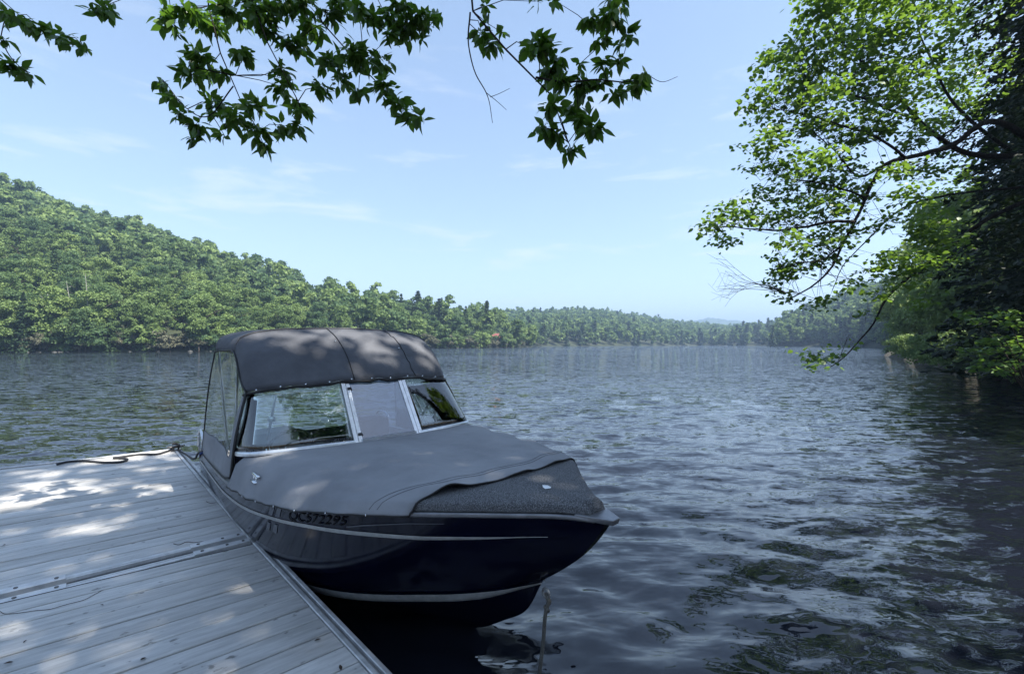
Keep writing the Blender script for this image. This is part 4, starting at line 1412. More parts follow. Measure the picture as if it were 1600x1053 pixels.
def rail(root, name, x0, x1, y0, y1, z0, z1, mat, bev=0.003):
    mb = MB()
    mb.bevbox((x0, y0, z0), (x1, y1, z1), bev)
    return mb.obj(name, mat, root)


build_boards(near_dock, -3.05, -0.040)
build_boards(far_dock, 0.185, 3.02)
for root, x0, x1 in ((near_dock, -3.05, -0.012), (far_dock, 0.0, 3.05)):
    rail(root, 'edge_rail', x0, x1, 0.004, 0.029, -0.15, 0.006, M['alu'])
    rail(root, 'edge_groove', x0, x1, -0.016, 0.004, -0.14, -0.010, M['alu_dull'], .001)
    rail(root, 'edge_rail', x0, x1, -0.040, -0.016, -0.15, 0.004, M['alu'])
    rail(root, 'joist', x0, x1, 0.9, 0.95, -0.16, -0.030, M['alu_dull'])
    rail(root, 'joist', x0, x1, 1.7, 1.75, -0.16, -0.030, M['alu_dull'])
    for q in (0.35, 1.75):
        xa = x0 + (x1 - x0) * .15
        rail(root, 'float', xa, xa + 2.1, q, q + .45, -0.52, -0.162, M['black_plastic'], .04)
rail(near_dock, 'end_rail', -0.039, -0.004, 0.03, BW, -0.15, -0.012, M['dark_gap'])  # near-black bar drawn as the dark gap between the sections
# hinge rails between the sections
rail(far_dock, 'hinge_rail', 0.004, 0.036, 0.03, BW, -0.12, 0.004, M['hinge'])
rail(far_dock, 'hinge_rail', 0.043, 0.057, 0.03, BW, -0.12, 0.003, M['hinge'], .001)
rail(far_dock, 'hinge_channel', 0.057, 0.127, 0.03, BW, -0.12, -0.016, M['channel'])
rail(far_dock, 'hinge_rail', 0.127, 0.141, 0.03, BW, -0.12, 0.003, M['hinge'], .001)
rail(far_dock, 'hinge_rail', 0.148, 0.180, 0.03, BW, -0.12, 0.004, M['hinge'])
for (ya, yb) in ((0.035, 0.36), (0.955, 1.45)):
    for (xa, xb) in ((0.001, 0.060), (0.124, 0.184)):
        p = rail(far_dock, 'hinge_plate', xa, xb, ya, yb, 0.004, 0.012, M['hinge'], .002)
        for q in (0.12, 0.42, 0.86) if yb < .5 else (0.08, 0.40, .8):
            mb = MB()
            yy = ya + (yb - ya) * q
            mb.tube([(xa + .030, yy, 0.010), (xa + .030, yy, 0.0165)], .0095, 6)
            mb.obj('bolt', M['bolt'], p)
mb = MB()
mb.bevbox((-0.03, -0.042, -0.03), (0.04, 0.03, 0.009), .003)
mb.obj('corner_bracket', M['alu_dull'], far_dock)
# far end rail
rail(far_dock, 'end_rail', 3.025, 3.06, -0.04, BW, -0.15, 0.010, M['alu'])


def on_dock(Mt, x, y):
    """the point of a dock section's deck that the photo shows at pixel x, y"""
    d = Vector(((x - 800) / F, 1, (HY - y) / F))
    n = Mt.to_3x3() @ Vector((0, 0, 1))
    o = Vector((0, 0, H))
    t = (Mt.translation - o).dot(n) / d.dot(n)
    return o + d * t, n


def rope_on(Mt, pix, r, mat, name, label, cat, lift=None, steps=40):
    P = []
    for i, (x, y) in enumerate(pix):
        p, n = on_dock(Mt, x, y)
        P.append(np.array(p + n * (r + (lift[i] if lift else 0))))
    base = P[0].copy()
    mb = MB()
    mb.tube(catmull(np.array(P) - base, steps), r, 7)
    return link(name, mesh_np(name, mb.v, mb.f, mat, True), None, label=label, category=cat).__setattr__('location', base)


rope_on(MF, [(89, 727), (105, 723), (125, 721.5), (145, 722.5), (165, 724), (190, 723), (199, 719.5), (190, 717.2), (177, 717), (195, 714.5), (215, 711.5), (247, 710.5), (262, 706), (270, 702)], .011, M['black_rope'], 'dock_line', 'black rope lying in a loose bend along the far end of the dock', 'rope', steps=70)
p, n = on_dock(MF, 275, 704)
cl_ = thing('dock_cleat', 'dark mooring cleat at the far corner of the dock with rope wound on it', 'cleat', tuple(p), 0.8)
mb = MB(); mb.bevbox((-.05, -.022, 0.0), (.05, .022, .012), .003); mb.tube([(-.025, 0, .01), (-.025, 0, .045)], .010, 8); mb.tube([(.025, 0, .01), (.025, 0, .045)], .010, 8)
mb.obj('base', M['bolt'], cl_, True)
mb = MB(); mb.tube([(-.085, 0, .052), (-.05, 0, .046), (.05, 0, .046), (.085, 0, .052)], [.008, .012, .012, .008], 8)
mb.obj('horn', M['bolt'], cl_, True)
mb = MB()
mb.tube(catmull(np.array([(.03 * math.cos(q * .8), .03 * math.sin(q * .8), .03 + .004 * q) for q in range(16)]), 60), .011, 6)
link('rope_coil', mesh_np('rope_coil', mb.v, mb.f, M['black_rope'], True), None, label='turns of black rope wound on the far dock cleat', category='rope').location = p
# twigs and dry leaves on the boards
rope_on(MN, [(0, 955), (8, 959), (30, 957.5), (55, 954), (81, 951), (98, 946), (113, 942), (129, 938), (145, 930), (160, 922)], .0013, M['dead_leaf'], 'fallen_twig', 'long dark twig lying across boards at the left of the near dock section', 'twig')
rope_on(MF, [(271, 849.5), (280, 851), (290, 847), (303, 847.5), (318, 846), (330, 848)], .0018, M['dead_leaf'], 'fallen_twig', 'short brown twig beside the hinge seam near the boat', 'twig')
rope_on(MF, [(322, 783.5), (330, 786), (338, 785)], .0018, M['dead_leaf'], 'fallen_twig', 'tiny twig near the dock edge beside the boat', 'twig')
dl_lab = [(228, 1028, MN, 'dark dry leaf caught in a board joint near the bottom of the dock'), (491, 1002, MN, 'small dark leaf on a board near the dock edge rail'), (533, 1048, MN, 'small dark leaf at the bottom of the photo by the edge rail'), (21, 1035, MN, 'dark leaf scrap at the lower left of the dock'), (4, 852, MF, 'dark leaf scrap at the left edge beyond the hinge seam'), (36, 1005, MN, 'tiny dark scrap on the boards at left of the near section'), (162, 946, MN, 'tiny dark seed below the hinge seam')]
for i, (x, y, Mt, lab) in enumerate(dl_lab):
    p, n = on_dock(Mt, x, y)
    v, f = leaf_shape(0.030 if i < 5 else .016, .5, .3, -.25)
    o = link('dry_leaf', mesh_np('dry_leaf', v, f, M['dead_leaf'], True), None, label=lab, category='leaf', group='dry leaves on the dock')
    o.matrix_world = Matrix.Translation(p + n * .004) @ Mt.to_3x3().to_4x4() @ Matrix.Rotation(1.9 * i + .7, 4, 'Z')


# ------------------------------------------------------------------ boat (x forward, y to port, z up, origin at the bow above the water)
boat = thing('motor_boat', 'dark navy motor boat with charcoal canvas cover and canopy moored along the dock', 'boat', (0.451, 2.043, 0), math.radians(-46.76))
GUN = [(0, .03, .95), (-.14, .10, .95), (-.41, .33, .945), (-.7, .60, .94), (-1.0, .78, .91), (-1.5, .93, .845), (-2.1, 1.0, .785), (-2.7, 1.01, .755), (-3.4, .98, .74), (-4.35, .93, .73)]
CHI = [(-.42, 0, .512), (-.6, .2, .445), (-1.0, .45, .355), (-1.4, .63, .275), (-1.9, .74, .192), (-2.6, .79, .12), (-4.35, .80, .07)]
KEE = [(-.42, 0, .510), (-.556, 0, .288), (-.712, 0, .174), (-.95, 0, .02), (-1.3, 0, -.1), (-2, 0, -.18), (-4.35, 0, -.2)]
NB = 200
GC, CC, KC = catmull(np.array(GUN), NB), catmull(np.array(CHI), NB), catmull(np.array(KEE), NB)
GC[:, 1] = np.maximum(GC[:, 1], .02)


def lerp_row(A, u):
    i = np.asarray(u, float) * (NB - 1)
    k = np.clip(np.floor(i).astype(int), 0, NB - 2)
    f = (i - k)[:, None]
    return A[k] * (1 - f) + A[k + 1] * f


def side(u, t, off=0.0, sgn=-1):
    """point of the hull side: u 0 bow .. 1 stern, t 0 chine .. 1 gunwale"""
    u, t = np.atleast_1d(u).astype(float), np.atleast_1d(t).astype(float)

    def raw(u, t):
        p = lerp_row(CC, u) * (1 - t[:, None]) + lerp_row(GC, u) * t[:, None]
        b = np.sin(np.pi * np.clip(t, 0, 1))
        p[:, 0] += .05 * b * np.exp(-u * 25)
        p[:, 1] += .03 * b * (1 - np.exp(-u * 12))
        return p
    p = raw(u, t)
    if off:
        e = 1e-3
        du = raw(np.clip(u + e, 0, 1), t) - raw(np.clip(u - e, 0, 1), t)
        dt = raw(u, np.clip(t + e, -.2, 1)) - raw(u, np.clip(t - e, -.2, 1))
        nn = np.cross(dt, du)
        nn /= np.linalg.norm(nn, axis=1)[:, None] + 1e-9
        nn *= np.sign(nn[:, 1] + 1e-9)[:, None]
        p = p + nn * off
    p[:, 1] *= sgn
    return p


uu = np.r_[np.linspace(0, .2, 26) ** 1.0, np.linspace(.215, 1, 50)]
mb = MB()
for sgn in (-1, 1):
    rows = []
    for u in uu:
        r = side(np.full(13, u), np.linspace(1, 0, 13), 0, sgn)
        c, kq = lerp_row(CC, [u])[0] * [1, sgn, 1], lerp_row(KC, [u])[0]
        r = np.vstack([r, [(c * (1 - q) + kq * q) for q in (.33, .66, 1.0)]])
        rows.append(r if sgn > 0 else r[::-1])
    mb.strip(rows)
last = [tuple(p) for p in np.vstack([side(np.full(6, 1.0), np.linspace(1, 0, 6), 0, -1), [KC[-1]], side(np.full(6, 1.0), np.linspace(0, 1, 6), 0, 1)])]
mb.add(last, [tuple(range(len(last)))])
hull = mb.obj('hull', M['hull'], boat, True)
# inside of the hull and the floor
mb = MB()
ui = np.linspace(.12, .995, 40)
for sgn in (-1, 1):
    rows = []
    for u in ui:
        r = side(np.full(5, u), np.linspace(.985, .30, 5), -0.03, sgn)
        rows.append(np.vstack([r, [(r[-1][0], 0, r[-1][2])]]))
    mb.strip(rows)
mb.obj('liner', M['seat'], boat, True)


def hull_strip(name, us, tlo, thi, mat, off, sgn, n=60):
    q = np.linspace(0, 1, n)
    s = np.linspace(0, 1, len(us))
    U, A, Bt = np.interp(q, s, us), np.interp(q, s, tlo), np.interp(q, s, thi)
    P1, P2 = side(U, A, off, sgn), side(U, Bt, off, sgn)
    Pm = side(U, (A + Bt) / 2, off * 1.6, sgn)
    mb = MB()
    mb.strip([list(P1), list(Pm), list(P2)])
    o = mb.obj(name, mat, boat, True)
    return o


for sgn in (-1, 1):
    us = np.array([.045, .072, .122, .178, .25, .342, .436, .562, .7, .98])
    tc = np.array([.755, .755, .75, .752, .79, .825, .83, .80, .78, .76])
    th = np.array([.001, .006, .020, .027, .028, .026, .026, .027, .03, .03])
    hull_strip('pinstripe', us, tc - th * .72, tc + th * .72, M['silver'], .003, sgn)
    hull_strip('decal_line', np.array([.275, .25, .2, .16]), np.array([.845, .87, .895, .90]), np.array([.86, .885, .906, .904]), M['ghost_stripe'], .0025, sgn)
    hull_strip('spray_rail', np.array([.003, .03, .08, .2, .5, 1.0]), np.array([-.005, -.02, -.03, -.03, -.03, -.03]), np.array([.004, .045, .075, .068, .066, .066]), M['silver'], .010, sgn)
    for (ua, ub) in ((.418, .446), (.400, .424)):
        for (ta, tb) in ((.985, .86), (.77, .66)):
            ka, kb = (1 - ta) / .32, (1 - tb) / .32
            u0, u1 = ua + (ub - ua) * ka, ua + (ub - ua) * kb
            mb = MB()
            w = .0055
            P = [side(np.linspace(u0 - w, u1 - w, 6), np.linspace(ta, tb, 6), .0028, sgn), side(np.linspace(u0 + w, u1 + w, 6), np.linspace(ta, tb, 6), .0028, sgn)]
            mb.strip([list(P[0]), list(P[1])])
            mb.obj('slash_decal', M['ghost_stripe'], boat)
    # gunwale rail
    mb = MB()
    rows = []
    for u in np.linspace(0.012, 1, 70):
        g_ = lerp_row(GC, [u])[0]
        x, y, z = g_
        nx = .35 * math.exp(-u * 9)
        sec = [(-.02, -.008), (-.02, .004), (.006, .006), (.011, .002), (.011, -.012), (.004, -.018), (-.004, -.018)]
        rows.append([(x + a * nx, sgn * (y + a * (1 - nx * .6)), z + b) for a, b in sec])
    if sgn > 0:
        rows = [r[::-1] for r in rows]
    mb.strip(rows)
    mb.obj('gunwale_rail', M['rail'], boat, True)
# registration number on both bows
cu = bpy.data.curves.new('registration', 'FONT')
cu.body = 'QC572295'
cu.size = 1.0
cu.shear = 0.18
cu.extrude = 0.0
tmp = bpy.data.objects.new('registration', cu)
col.objects.link(tmp)
dg = bpy.context.evaluated_depsgraph_get()
tm = bpy.data.meshes.new_from_object(tmp.evaluated_get(dg))
TV = np.array([v.co[:] for v in tm.vertices])
TF = [tuple(p.vertices) for p in tm.polygons]
bpy.data.objects.remove(tmp)
x0, x1, y0, y1 = TV[:, 0].min(), TV[:, 0].max(), 0.0, TV[:, 1].max()
for sgn in (-1, 1):
    a = (TV[:, 0] - x0) / (x1 - x0)
    if sgn > 0:
        a = 1 - a
    b = (TV[:, 1] - y0) / (y1 - y0)
    if sgn > 0:
        a = 1 - (TV[:, 0] - x0) / (x1 - x0)
        a = (TV[:, 0] - x0) / (x1 - x0)
        U = .275 + (.380 - .275) * a
    else:
        U = .380 + (.275 - .380) * a
    q = (U - .275) / (.380 - .275)
    T = (.868 - .004 * q) + b * (.088 + .010 * q)
    link('registration_number', mesh_np('registration_number', side(U, T, .004, sgn), TF, M['letter']), boat)
# bow cap
mb = MB()
v = [(.032, .028, .958), (.032, -.028, .958), (-.13, -.104, .964), (-.13, .104, .964)]
v2 = [(.026, .024, .932), (.026, -.024, .932), (-.13, -.102, .940), (-.13, .102, .940)]
mb.add(v + v2, [(3, 2, 1, 0), (4, 5, 6, 7), (0, 1, 5, 4), (1, 2, 6, 5), (2, 3, 7, 6), (3, 0, 4, 7)])
bc = mb.obj('bow_cap', M['rail'], boat)
bm_ = bc.modifiers.new('bevel', 'BEVEL'); bm_.width = .004; bm_.segments = 2
# bow eye
mb = MB()
ring = [(-.40 + .022 * math.cos(a) - .0, 0.0, .452 + .022 * math.sin(a)) for a in np.linspace(0, 2 * math.pi, 17)]
mb.tube(ring, .007, 7)
mb.obj('bow_eye', M['alu_dull'], boat, True)


def gun_at(s):
    """(half breadth, height) of the gunwale at x = s"""
    return np.interp(-s, -GC[:, 0], GC[:, 1]), np.interp(-s, -GC[:, 0], GC[:, 2])


# carpeted bow deck
mb = MB()
rows = []
for s in np.r_[-.075, np.linspace(-.095, -.80, 22)]:
    w, z = gun_at(s)
    k = 0.0 if s > -.08 else 1.0
    w = max(w - .006, .03)
    e = .012 + .043 * k
    half = [(w, z + .010), (w, z + .008 + e * .55), (w - .010, z + e * .85), (w - .03, z + e), (w * .55, z + e + .010), (w * .25, z + e + .013), (0, z + e + .014)]
    row = [(s, -a, b) for a, b in half] + [(s, a, b) for a, b in half[-2::-1]]
    rows.append(row)
mb.strip(rows)
mb.add(rows[0], [tuple(range(len(rows[0])))])
mb.obj('carpet_deck', M['carpet'], boat, True)
mb = MB()
mb.add([(-.345, -.02, 1.020), (-.338, -.035, 1.0203), (-.35, -.060, 1.0195), (-.375, -.050, 1.0195), (-.40, -.028, 1.021), (-.375, -.012, 1.0215)], [(0, 1, 2, 3, 4, 5)])
mb.obj('deck_decal', M['white_decal'], boat)


# canvas bow cover: from the windshield foot over the deck, hem hanging over the gunwale
def wb(w):
    """windshield foot: x and height at half breadth w"""
    a = abs(w)
    s = np.interp(a, [0, .28, .6, .85, .95, 1.05], [-2.072, -2.076, -2.12, -2.20, -2.30, -2.55])
    z = np.interp(a, [0, .28, .6, .85, .95, 1.05], [1.006, 1.004, 1.008, 1.000, .985, .965])
    return s, z


gq = np.random.default_rng(77)
ph = gq.uniform(0, 6.28, 12)
mb = MB()
NR, NW = 46, 61
rows = []
for i in range(NR):
    q = i / (NR - 1)
    row = []
    for j in range(NW):
        v = -1 + 2 * j / (NW - 1)
        vv = math.copysign(abs(v) ** .8, v)
        # front edge of the cover (slightly curved) and its back edge under the windshield
        sf = -.695 + .075 * (1 - vv * vv) - .02 * math.exp(-((vv + .78) / .16) ** 2)
        w_b = .99 * vv
        sb = wb(w_b)[0] - .05
        s = sf + (sb - sf) * q
        gw, gz = gun_at(s)
        w = (gw + .014) * vv
        zc = np.interp(q, [0, .12, .5, .9, 1], [1.022, 1.026, 1.022, 1.012, 1.006])
        p = np.interp(q, [0, .15, .6, .9, 1], [9, 4.5, 5.5, 11, 18])
        z = gz + .016 + (zc - gz - .016) * max(1 - abs(vv) ** p, 0) ** .55
        # folds: the lifted lip at the front, tension creases from the snaps, a sag in the middle
        z += .024 * math.exp(-((vv + .70) / .11) ** 2) * math.exp(-q / .05)
        z += .012 * math.exp(-((vv - .15) / .10) ** 2) * math.exp(-q / .04)
        inside = 1 - abs(vv) ** 6
        z += inside * (.010 * math.sin(5.2 * vv + 3 * q + ph[0]) * math.sin(3.1 * q + ph[1]) + .005 * math.sin(11 * vv - 6 * q + ph[2]) * (1 - q) + .004 * math.sin(19 * (vv + .3 * q) + ph[3]) * (.3 + abs(vv) ** 3))
        z += .014 * math.exp(-(((vv - .25) + .9 * (q - .5)) / .10) ** 2) * math.exp(-((q - .45) / .25) ** 2)
        z -= .016 * math.exp(-((vv - .05) / .35) ** 2) * math.exp(-((q - .22) / .18) ** 2)
        z += .012 * math.exp(-((abs(vv) - .86) / .08) ** 2) * math.sin(26 * q + 4 * vv + ph[4]) * min(1, q * 4) * (1 if q < .98 else 0)
        row.append((s, w, z))
    # hem over the gunwale on both sides
    a, b = row[0], row[-1]
    wv = .004 * math.sin(34 * q + 1) + .003 * math.sin(71 * q)
    hs = []
    for (pnt, sg) in ((a, -1), (b, 1)):
        hs.append([(pnt[0], pnt[1] + sg * (.010 + wv), pnt[2] - .010), (pnt[0], pnt[1] + sg * (.012 + wv * 1.4), pnt[2] - .022 - .003 * math.sin(20 * q)), ])
    row = hs[0][::-1] + row + hs[1]
    rows.append(row)
mb.strip(rows)
cover = solid(mb.obj('bow_cover', M['canvas'], boat, True), .003)
# dark hem along the cover's edges
for side_rows, nm in (([r[0] for r in rows], 'cover_hem'), ([r[-1] for r in rows], 'cover_hem'), (rows[0], 'cover_hem')):
    mb = MB()
    mb.tube(side_rows, .0048, 6)
    mb.obj(nm, M['piping'], boat, True)
for k_ in (4, 5):
    mb = MB()
    mb.tube([Vector(p_) + Vector((0, 0, .0022)) for p_ in rows[k_][2:-2]], .0016, 4)
    mb.obj('stitched_seam', M['canopy'], boat, True)
for i in range(5, NR - 6, 6):
    for e in (1, -2):
        p = Vector(rows[i][e]) + Vector((0, -.006 if e == 1 else .006, -.010))
        mb = MB()
        mb.tube([p, p + Vector((0, -.004 if e == 1 else .004, 0))], .006, 8)
        mb.obj('snap', M['chrome'], boat, True)

# windshield ------------------------------------------------------------------------------
WBP = [(-2.074, .279, 1.010), (-2.11, .60, 1.014), (-2.19, .85, 1.006), (-2.27, .93, .995), (-2.40, .975, .980), (-2.56, .985, .965)]
WTP = [(-2.362, .269, 1.440), (-2.405, .52, 1.432), (-2.47, .73, 1.412), (-2.53, .825, 1.395), (-2.60, .865, 1.380), (-2.70, .875, 1.360)]
NP_ = 22
WBc, WTc = catmull(np.array(WBP), NP_), catmull(np.array(WTP), NP_)


def wpt(i, t, sgn, off=0.0):
    p = WBc[i] * (1 - t) + WTc[i] * t
    p = p + np.array([.03 * math.sin(math.pi * t) * .5, 0, .0])
    d = np.array([1, .25 + .03 * i, .6]); d /= np.linalg.norm(d)
    p = p + d * off
    return (p[0], sgn * p[1], p[2])


ws = link('windshield', None, boat)
for sgn in (-1, 1):
    mb = MB()
    mb.strip([[wpt(i, t, sgn) for t in np.linspace(.03, 1, 9)] for i in range(0, NP_)])
    solid(mb.obj('side_pane', M['glass'], ws, True), .005)
    mb = MB()
    mb.strip([[(WBc[i][0] + a, sgn * (WBc[i][1] + b), WBc[i][2] + c) for a, b, c in ((.012, .005, -.012), (.013, .005, .006), (.004, .002, .016), (-.010, -.004, .015), (-.010, -.004, -.012))] for i in range(NP_)])
    mb.obj('foot_frame', M['frame'], ws, True)
    # rear edge frame of the side pane
    mb = MB()
    mb.tube([wpt(NP_ - 1, t, sgn) for t in np.linspace(0, 1, 6)], .012, 8)
    mb.obj('end_frame', M['frame'], ws, True)
    # paired posts with a dark joint between them
    for (yo, r, mat, nm) in ((.276, .0155, 'frame', 'post'), (.242, .0145, 'frame', 'post'), (.260, .008, 'dark_gap', 'post_joint')):
        mb = MB()
        a = np.array([-2.070, sgn * yo, 1.0]); b = np.array([-2.362, sgn * (yo - .010), 1.452])
        ax = (b - a) / np.linalg.norm(b - a)
        nn = np.cross(ax, [0, 1, 0]); nn /= np.linalg.norm(nn)
        nn = nn if nn[0] > 0 else -nn
        th = .014 if mat == 'frame' else .006
        q = [a + np.array([0, -r, 0]) + nn * th, a + np.array([0, r, 0]) + nn * th, a + np.array([0, r, 0]) - nn * .012, a + np.array([0, -r, 0]) - nn * .012]
        mb.add(q + [x + (b - a) for x in q], [(0, 1, 2, 3), (7, 6, 5, 4), (0, 4, 5, 1), (1, 5, 6, 2), (2, 6, 7, 3), (3, 7, 4, 0)])
        mb.obj(nm, M[mat], ws)
mb = MB()
mb.add([(-2.078, -.23, 1.03), (-2.078, .23, 1.03), (-2.356, .22, 1.452), (-2.356, -.22, 1.452)], [(0, 1, 2, 3)])
solid(mb.obj('centre_pane', M['glass_sky_tint'], ws), .005)
mb = MB()
mb.box((-2.090, -.232, .998), (-2.056, .232, 1.030))
mb.obj('foot_frame', M['frame'], ws)
for t in (.13, .86):
    mb = MB()
    c = np.array([-2.070, -.235, 1.0]) * (1 - t) + np.array([-2.362, -.225, 1.452]) * t
    mb.bevbox((-.016, -.018, -.012), (.022, .018, .016), .004, Matrix.Translation(Vector(c)) @ Matrix.Rotation(.5, 4, 'Y'))
    mb.obj('latch', M['black_plastic'], ws)

# canopy -----------------------------------------------------------------------------------
ARCH = [(-.885, 1.67), (-.882, 1.735), (-.855, 1.79), (-.80, 1.822), (-.65, 1.858), (-.35, 1.882), (0, 1.890), (.35, 1.882), (.65, 1.858), (.80, 1.822), (.855, 1.79), (.882, 1.735), (.885, 1.67)]
NA = 61
AR = catmull(np.array([(0, a, b) for a, b in ARCH]), NA)[:, 1:]
# front hem follows the top of the windshield
HEM_P = [(-2.655, -.895, 1.372), (-2.585, -.872, 1.392), (-2.52, -.825, 1.405), (-2.455, -.73, 1.420), (-2.385, -.52, 1.442), (-2.345, -.27, 1.455), (-2.338, 0, 1.458)]
HEM_P = HEM_P + [(a, -b, c) for a, b, c in HEM_P[-2::-1]]
HM = catmull(np.array(HEM_P), NA)
gq = np.random.default_rng(78)
mb = MB()
rows = []
NF = 16
for i in range(NF):
    q = i / (NF - 1)
    row = []
    for j in range(NA):
        v = -1 + 2 * j / (NA - 1)
        A_ = np.array([-2.955, AR[j, 0], AR[j, 1]])
        p = HM[j] * (1 - q) + A_ * q
        b = math.sin(math.pi * q)
        edge = 1 - abs(v) ** 8
        p = p + np.array([.045, 0, .055]) * b * edge
        # puckers at the right-hand seam, pulls at the hem, slack between the snaps
        p[2] += .016 * math.exp(-((v - .42) / .05) ** 2) * math.sin(36 * q + 1.0) * (1 - .5 * q)
        p[0] += .010 * math.exp(-((v - .42) / .05) ** 2) * math.sin(32 * q) * (1 - .5 * q)
        p[2] += (.005 * math.sin(17 * v + 1.0 + 2 * math.sin(5 * v)) + .003 * math.sin(41 * v + 3 * v * v)) * (1 - q) ** 3 * edge
        p[0] += .012 * math.sin(8 * v + 3 * q + 1) * b * edge + .006 * math.sin(13 * (v * v) + 9 * q) * b * edge + .004 * math.sin(17 * v - 7 * q) * b * edge
        row.append(tuple(p))
    rows.append(row)
cfront = rows
mb.strip(rows)
canopy = link('canopy', None, boat)
solid(mb.obj('front_panel', M['canopy'], canopy, True), .003)
mb = MB()
rows = []
for i in range(14):
    q = i / 13
    s = -2.955 - .75 * q
    sag = .012 * math.sin(math.pi * q)
    rows.append([(s, AR[j, 0], AR[j, 1] + .012 * q - sag * (1 - abs(-1 + 2 * j / (NA - 1)) ** 4)) for j in range(NA)])
mb.strip(rows)
solid(mb.obj('top_panel', M['canopy'], canopy, True), .003)
rear = rows[-1]
mb = MB()
mb.tube([Vector(p) + Vector((.004, 0, .004)) for p in cfront[-1]], .006, 6)
mb.obj('arch_seam', M['canopy'], canopy, True)
# hem, piping and seams
mb = MB(); mb.tube([Vector(p) + Vector((.008, 0, -.012)) for p in cfront[0]], [.012 + .0025 * math.sin(k * .9 + 2 * math.sin(k * .23)) for k in range(NA)], 7)
mb.obj('hem', M['piping'], canopy, True)
for (j, r, mat) in ((25, .0045, 'piping'), (42, .004, 'piping')):
    mb = MB(); mb.tube([Vector(r_[j]) + Vector((.003, 0, .003)) for r_ in cfront], r, 6)
    mb.obj('zip_seam', M[mat], canopy, True)
for j in range(4, NA - 3, 5):
    p = Vector(cfront[0][j]) + Vector((.020, 0, .006))
    mb = MB(); mb.tube([p, p + Vector((.005, 0, .003))], .0065, 8)
    mb.obj('snap', M['chrome'], canopy, True)
for (j, i) in ((24, 9), (41, 7), (43, 11)):
    p = Vector(cfront[i][j]) + Vector((.004, 0, .003))
    mb = MB(); mb.tube([p, p + Vector((.005, 0, .005))], .006, 8)
    mb.obj('snap', M['chrome'], canopy, True)
# side curtains: clear sheet above, canvas below, dark piping round them
SIDE_T = [(-2.60, .885, 1.385), (-2.70, .89, 1.44), (-2.955, .89, 1.672), (-3.30, .89, 1.690), (-3.70, .892, 1.680)]
SIDE_B = [(-2.50, 1.005, .80), (-2.62, 1.012, .775), (-2.95, 1.012, .765), (-3.35, 1.0, .755), (-3.76, .985, .752)]
NS = 24
ST, SB = catmull(np.array(SIDE_T), NS), catmull(np.array(SIDE_B), NS)


def spt(i, t, sgn):
    p = SB[i] * (1 - t) + ST[i] * t
    q = i / (NS - 1)
    b = math.sin(math.pi * t)
    y = p[1] + .012 * math.sin(q * 17 + 2.2 * t) * b * (1 - .4 * t) + .02 * b - .035 * b * math.sin(math.pi * q)
    x = p[0] + (.06 * math.sin(math.pi * t) if i == 0 else 0)
    return (x, sgn * y, p[2])


for sgn in (-1, 1):
    cur = link('side_curtain', None, boat)
    mb = MB()
    mb.strip([[spt(i, t, sgn) for t in np.linspace(.22, 1, 12)] for i in range(NS)])
    mb.obj('clear_sheet', M['vinyl'], cur, True)
    mb = MB()
    mb.strip([[spt(i, t, sgn) for t in np.linspace(0.0, .222, 8)] for i in range(NS)])
    solid(mb.obj('lower_panel', M['canvas'], cur, True), .003)
    for path, r in (([spt(i, 1, sgn) for i in range(NS)], .009), ([spt(0, t, sgn) for t in np.linspace(0, 1, 14)], .011), ([spt(NS - 1, t, sgn) for t in np.linspace(0, 1, 14)], .006), ([spt(i, 0, sgn) for i in range(NS)], .008), ([spt(i, .222, sgn) for i in range(NS)], .003)):
        mb = MB(); mb.tube(path, r, 6)
        mb.obj('piping', M['piping'] if r > .004 else M['canopy'], cur, True)
    # narrow fabric border down the front edge of the sheet
    mb = MB()
    mb.strip([[tuple(np.array(spt(i, t, sgn)) + np.array([0, sgn * .003, 0])) for t in np.linspace(.222, .93, 12)] for i in (0, 1)])
    mb.obj('front_border', M['canvas'], cur, True)
# bows, struts, seats, console
for s, dz in ((-2.97, -.014), (-3.69, -.004)):
    mb = MB(); mb.tube([(s, a * .985, b + dz) for a, b in AR[::2]] , .011, 8)
    mb.obj('canopy_bow', M['frame'], boat, True)
for sgn in (-1, 1):
    mb = MB(); mb.tube([(-2.97, sgn * .86, 1.70), (-2.85, sgn * .90, 1.2), (-2.80, sgn * .94, .80)], .011, 8)
    mb.tube([(-3.69, sgn * .87, 1.70), (-3.2, sgn * .91, 1.15), (-2.90, sgn * .94, .80)], .011, 8)
    mb.obj('strut', M['frame'], boat, True)
    mb = MB(); mb.tube([(-2.48, sgn * .72, 1.36), (-2.78, sgn * .70, .95)], .010, 8); mb.bevbox((-.03, -.02, -.02), (.03, .02, .02), .006, Matrix.Translation((-2.62, sgn * .71, 1.17)))
    mb.obj('prop_strut', M['frame'], boat, True)
    seat = link('helm_seat', None, boat)
    mb = MB(); mb.bevbox((-3.42, sgn * .48 - .23, .52), (-2.98, sgn * .48 + .23, .66), .04)
    mb.obj('cushion', M['seat'], seat)
    mb = MB(); mb.bevbox((-.06, -.22, 0), (.06, .22, .40), .05, Matrix.Translation((-3.42, sgn * .48, .56)) @ Matrix.Rotation(-.18, 4, 'Y'))
    mb.obj('backrest', M['seat'], seat)
    mb = MB(); mb.tube([(-3.2, sgn * .48, .28), (-3.2, sgn * .48, .53)], .04, 10)
    mb.obj('pedestal', M['alu_dull'], seat, True)
    mb = MB()
    lo, hi = (-2.60, .30 if sgn > 0 else -.77, .50), (-2.24, .77 if sgn > 0 else -.30, .70 if sgn > 0 else .93)
    mb.bevbox(lo, hi, .05)
    mb.obj('console', M['seat'], boat)
mb = MB()
wc = Vector((-2.70, -.55, .90))
mb.tube([wc + Vector((.06 * math.sin(a), .17 * math.cos(a), .16 * math.sin(a))) for a in np.linspace(0, 2 * math.pi, 25)], .013, 8)
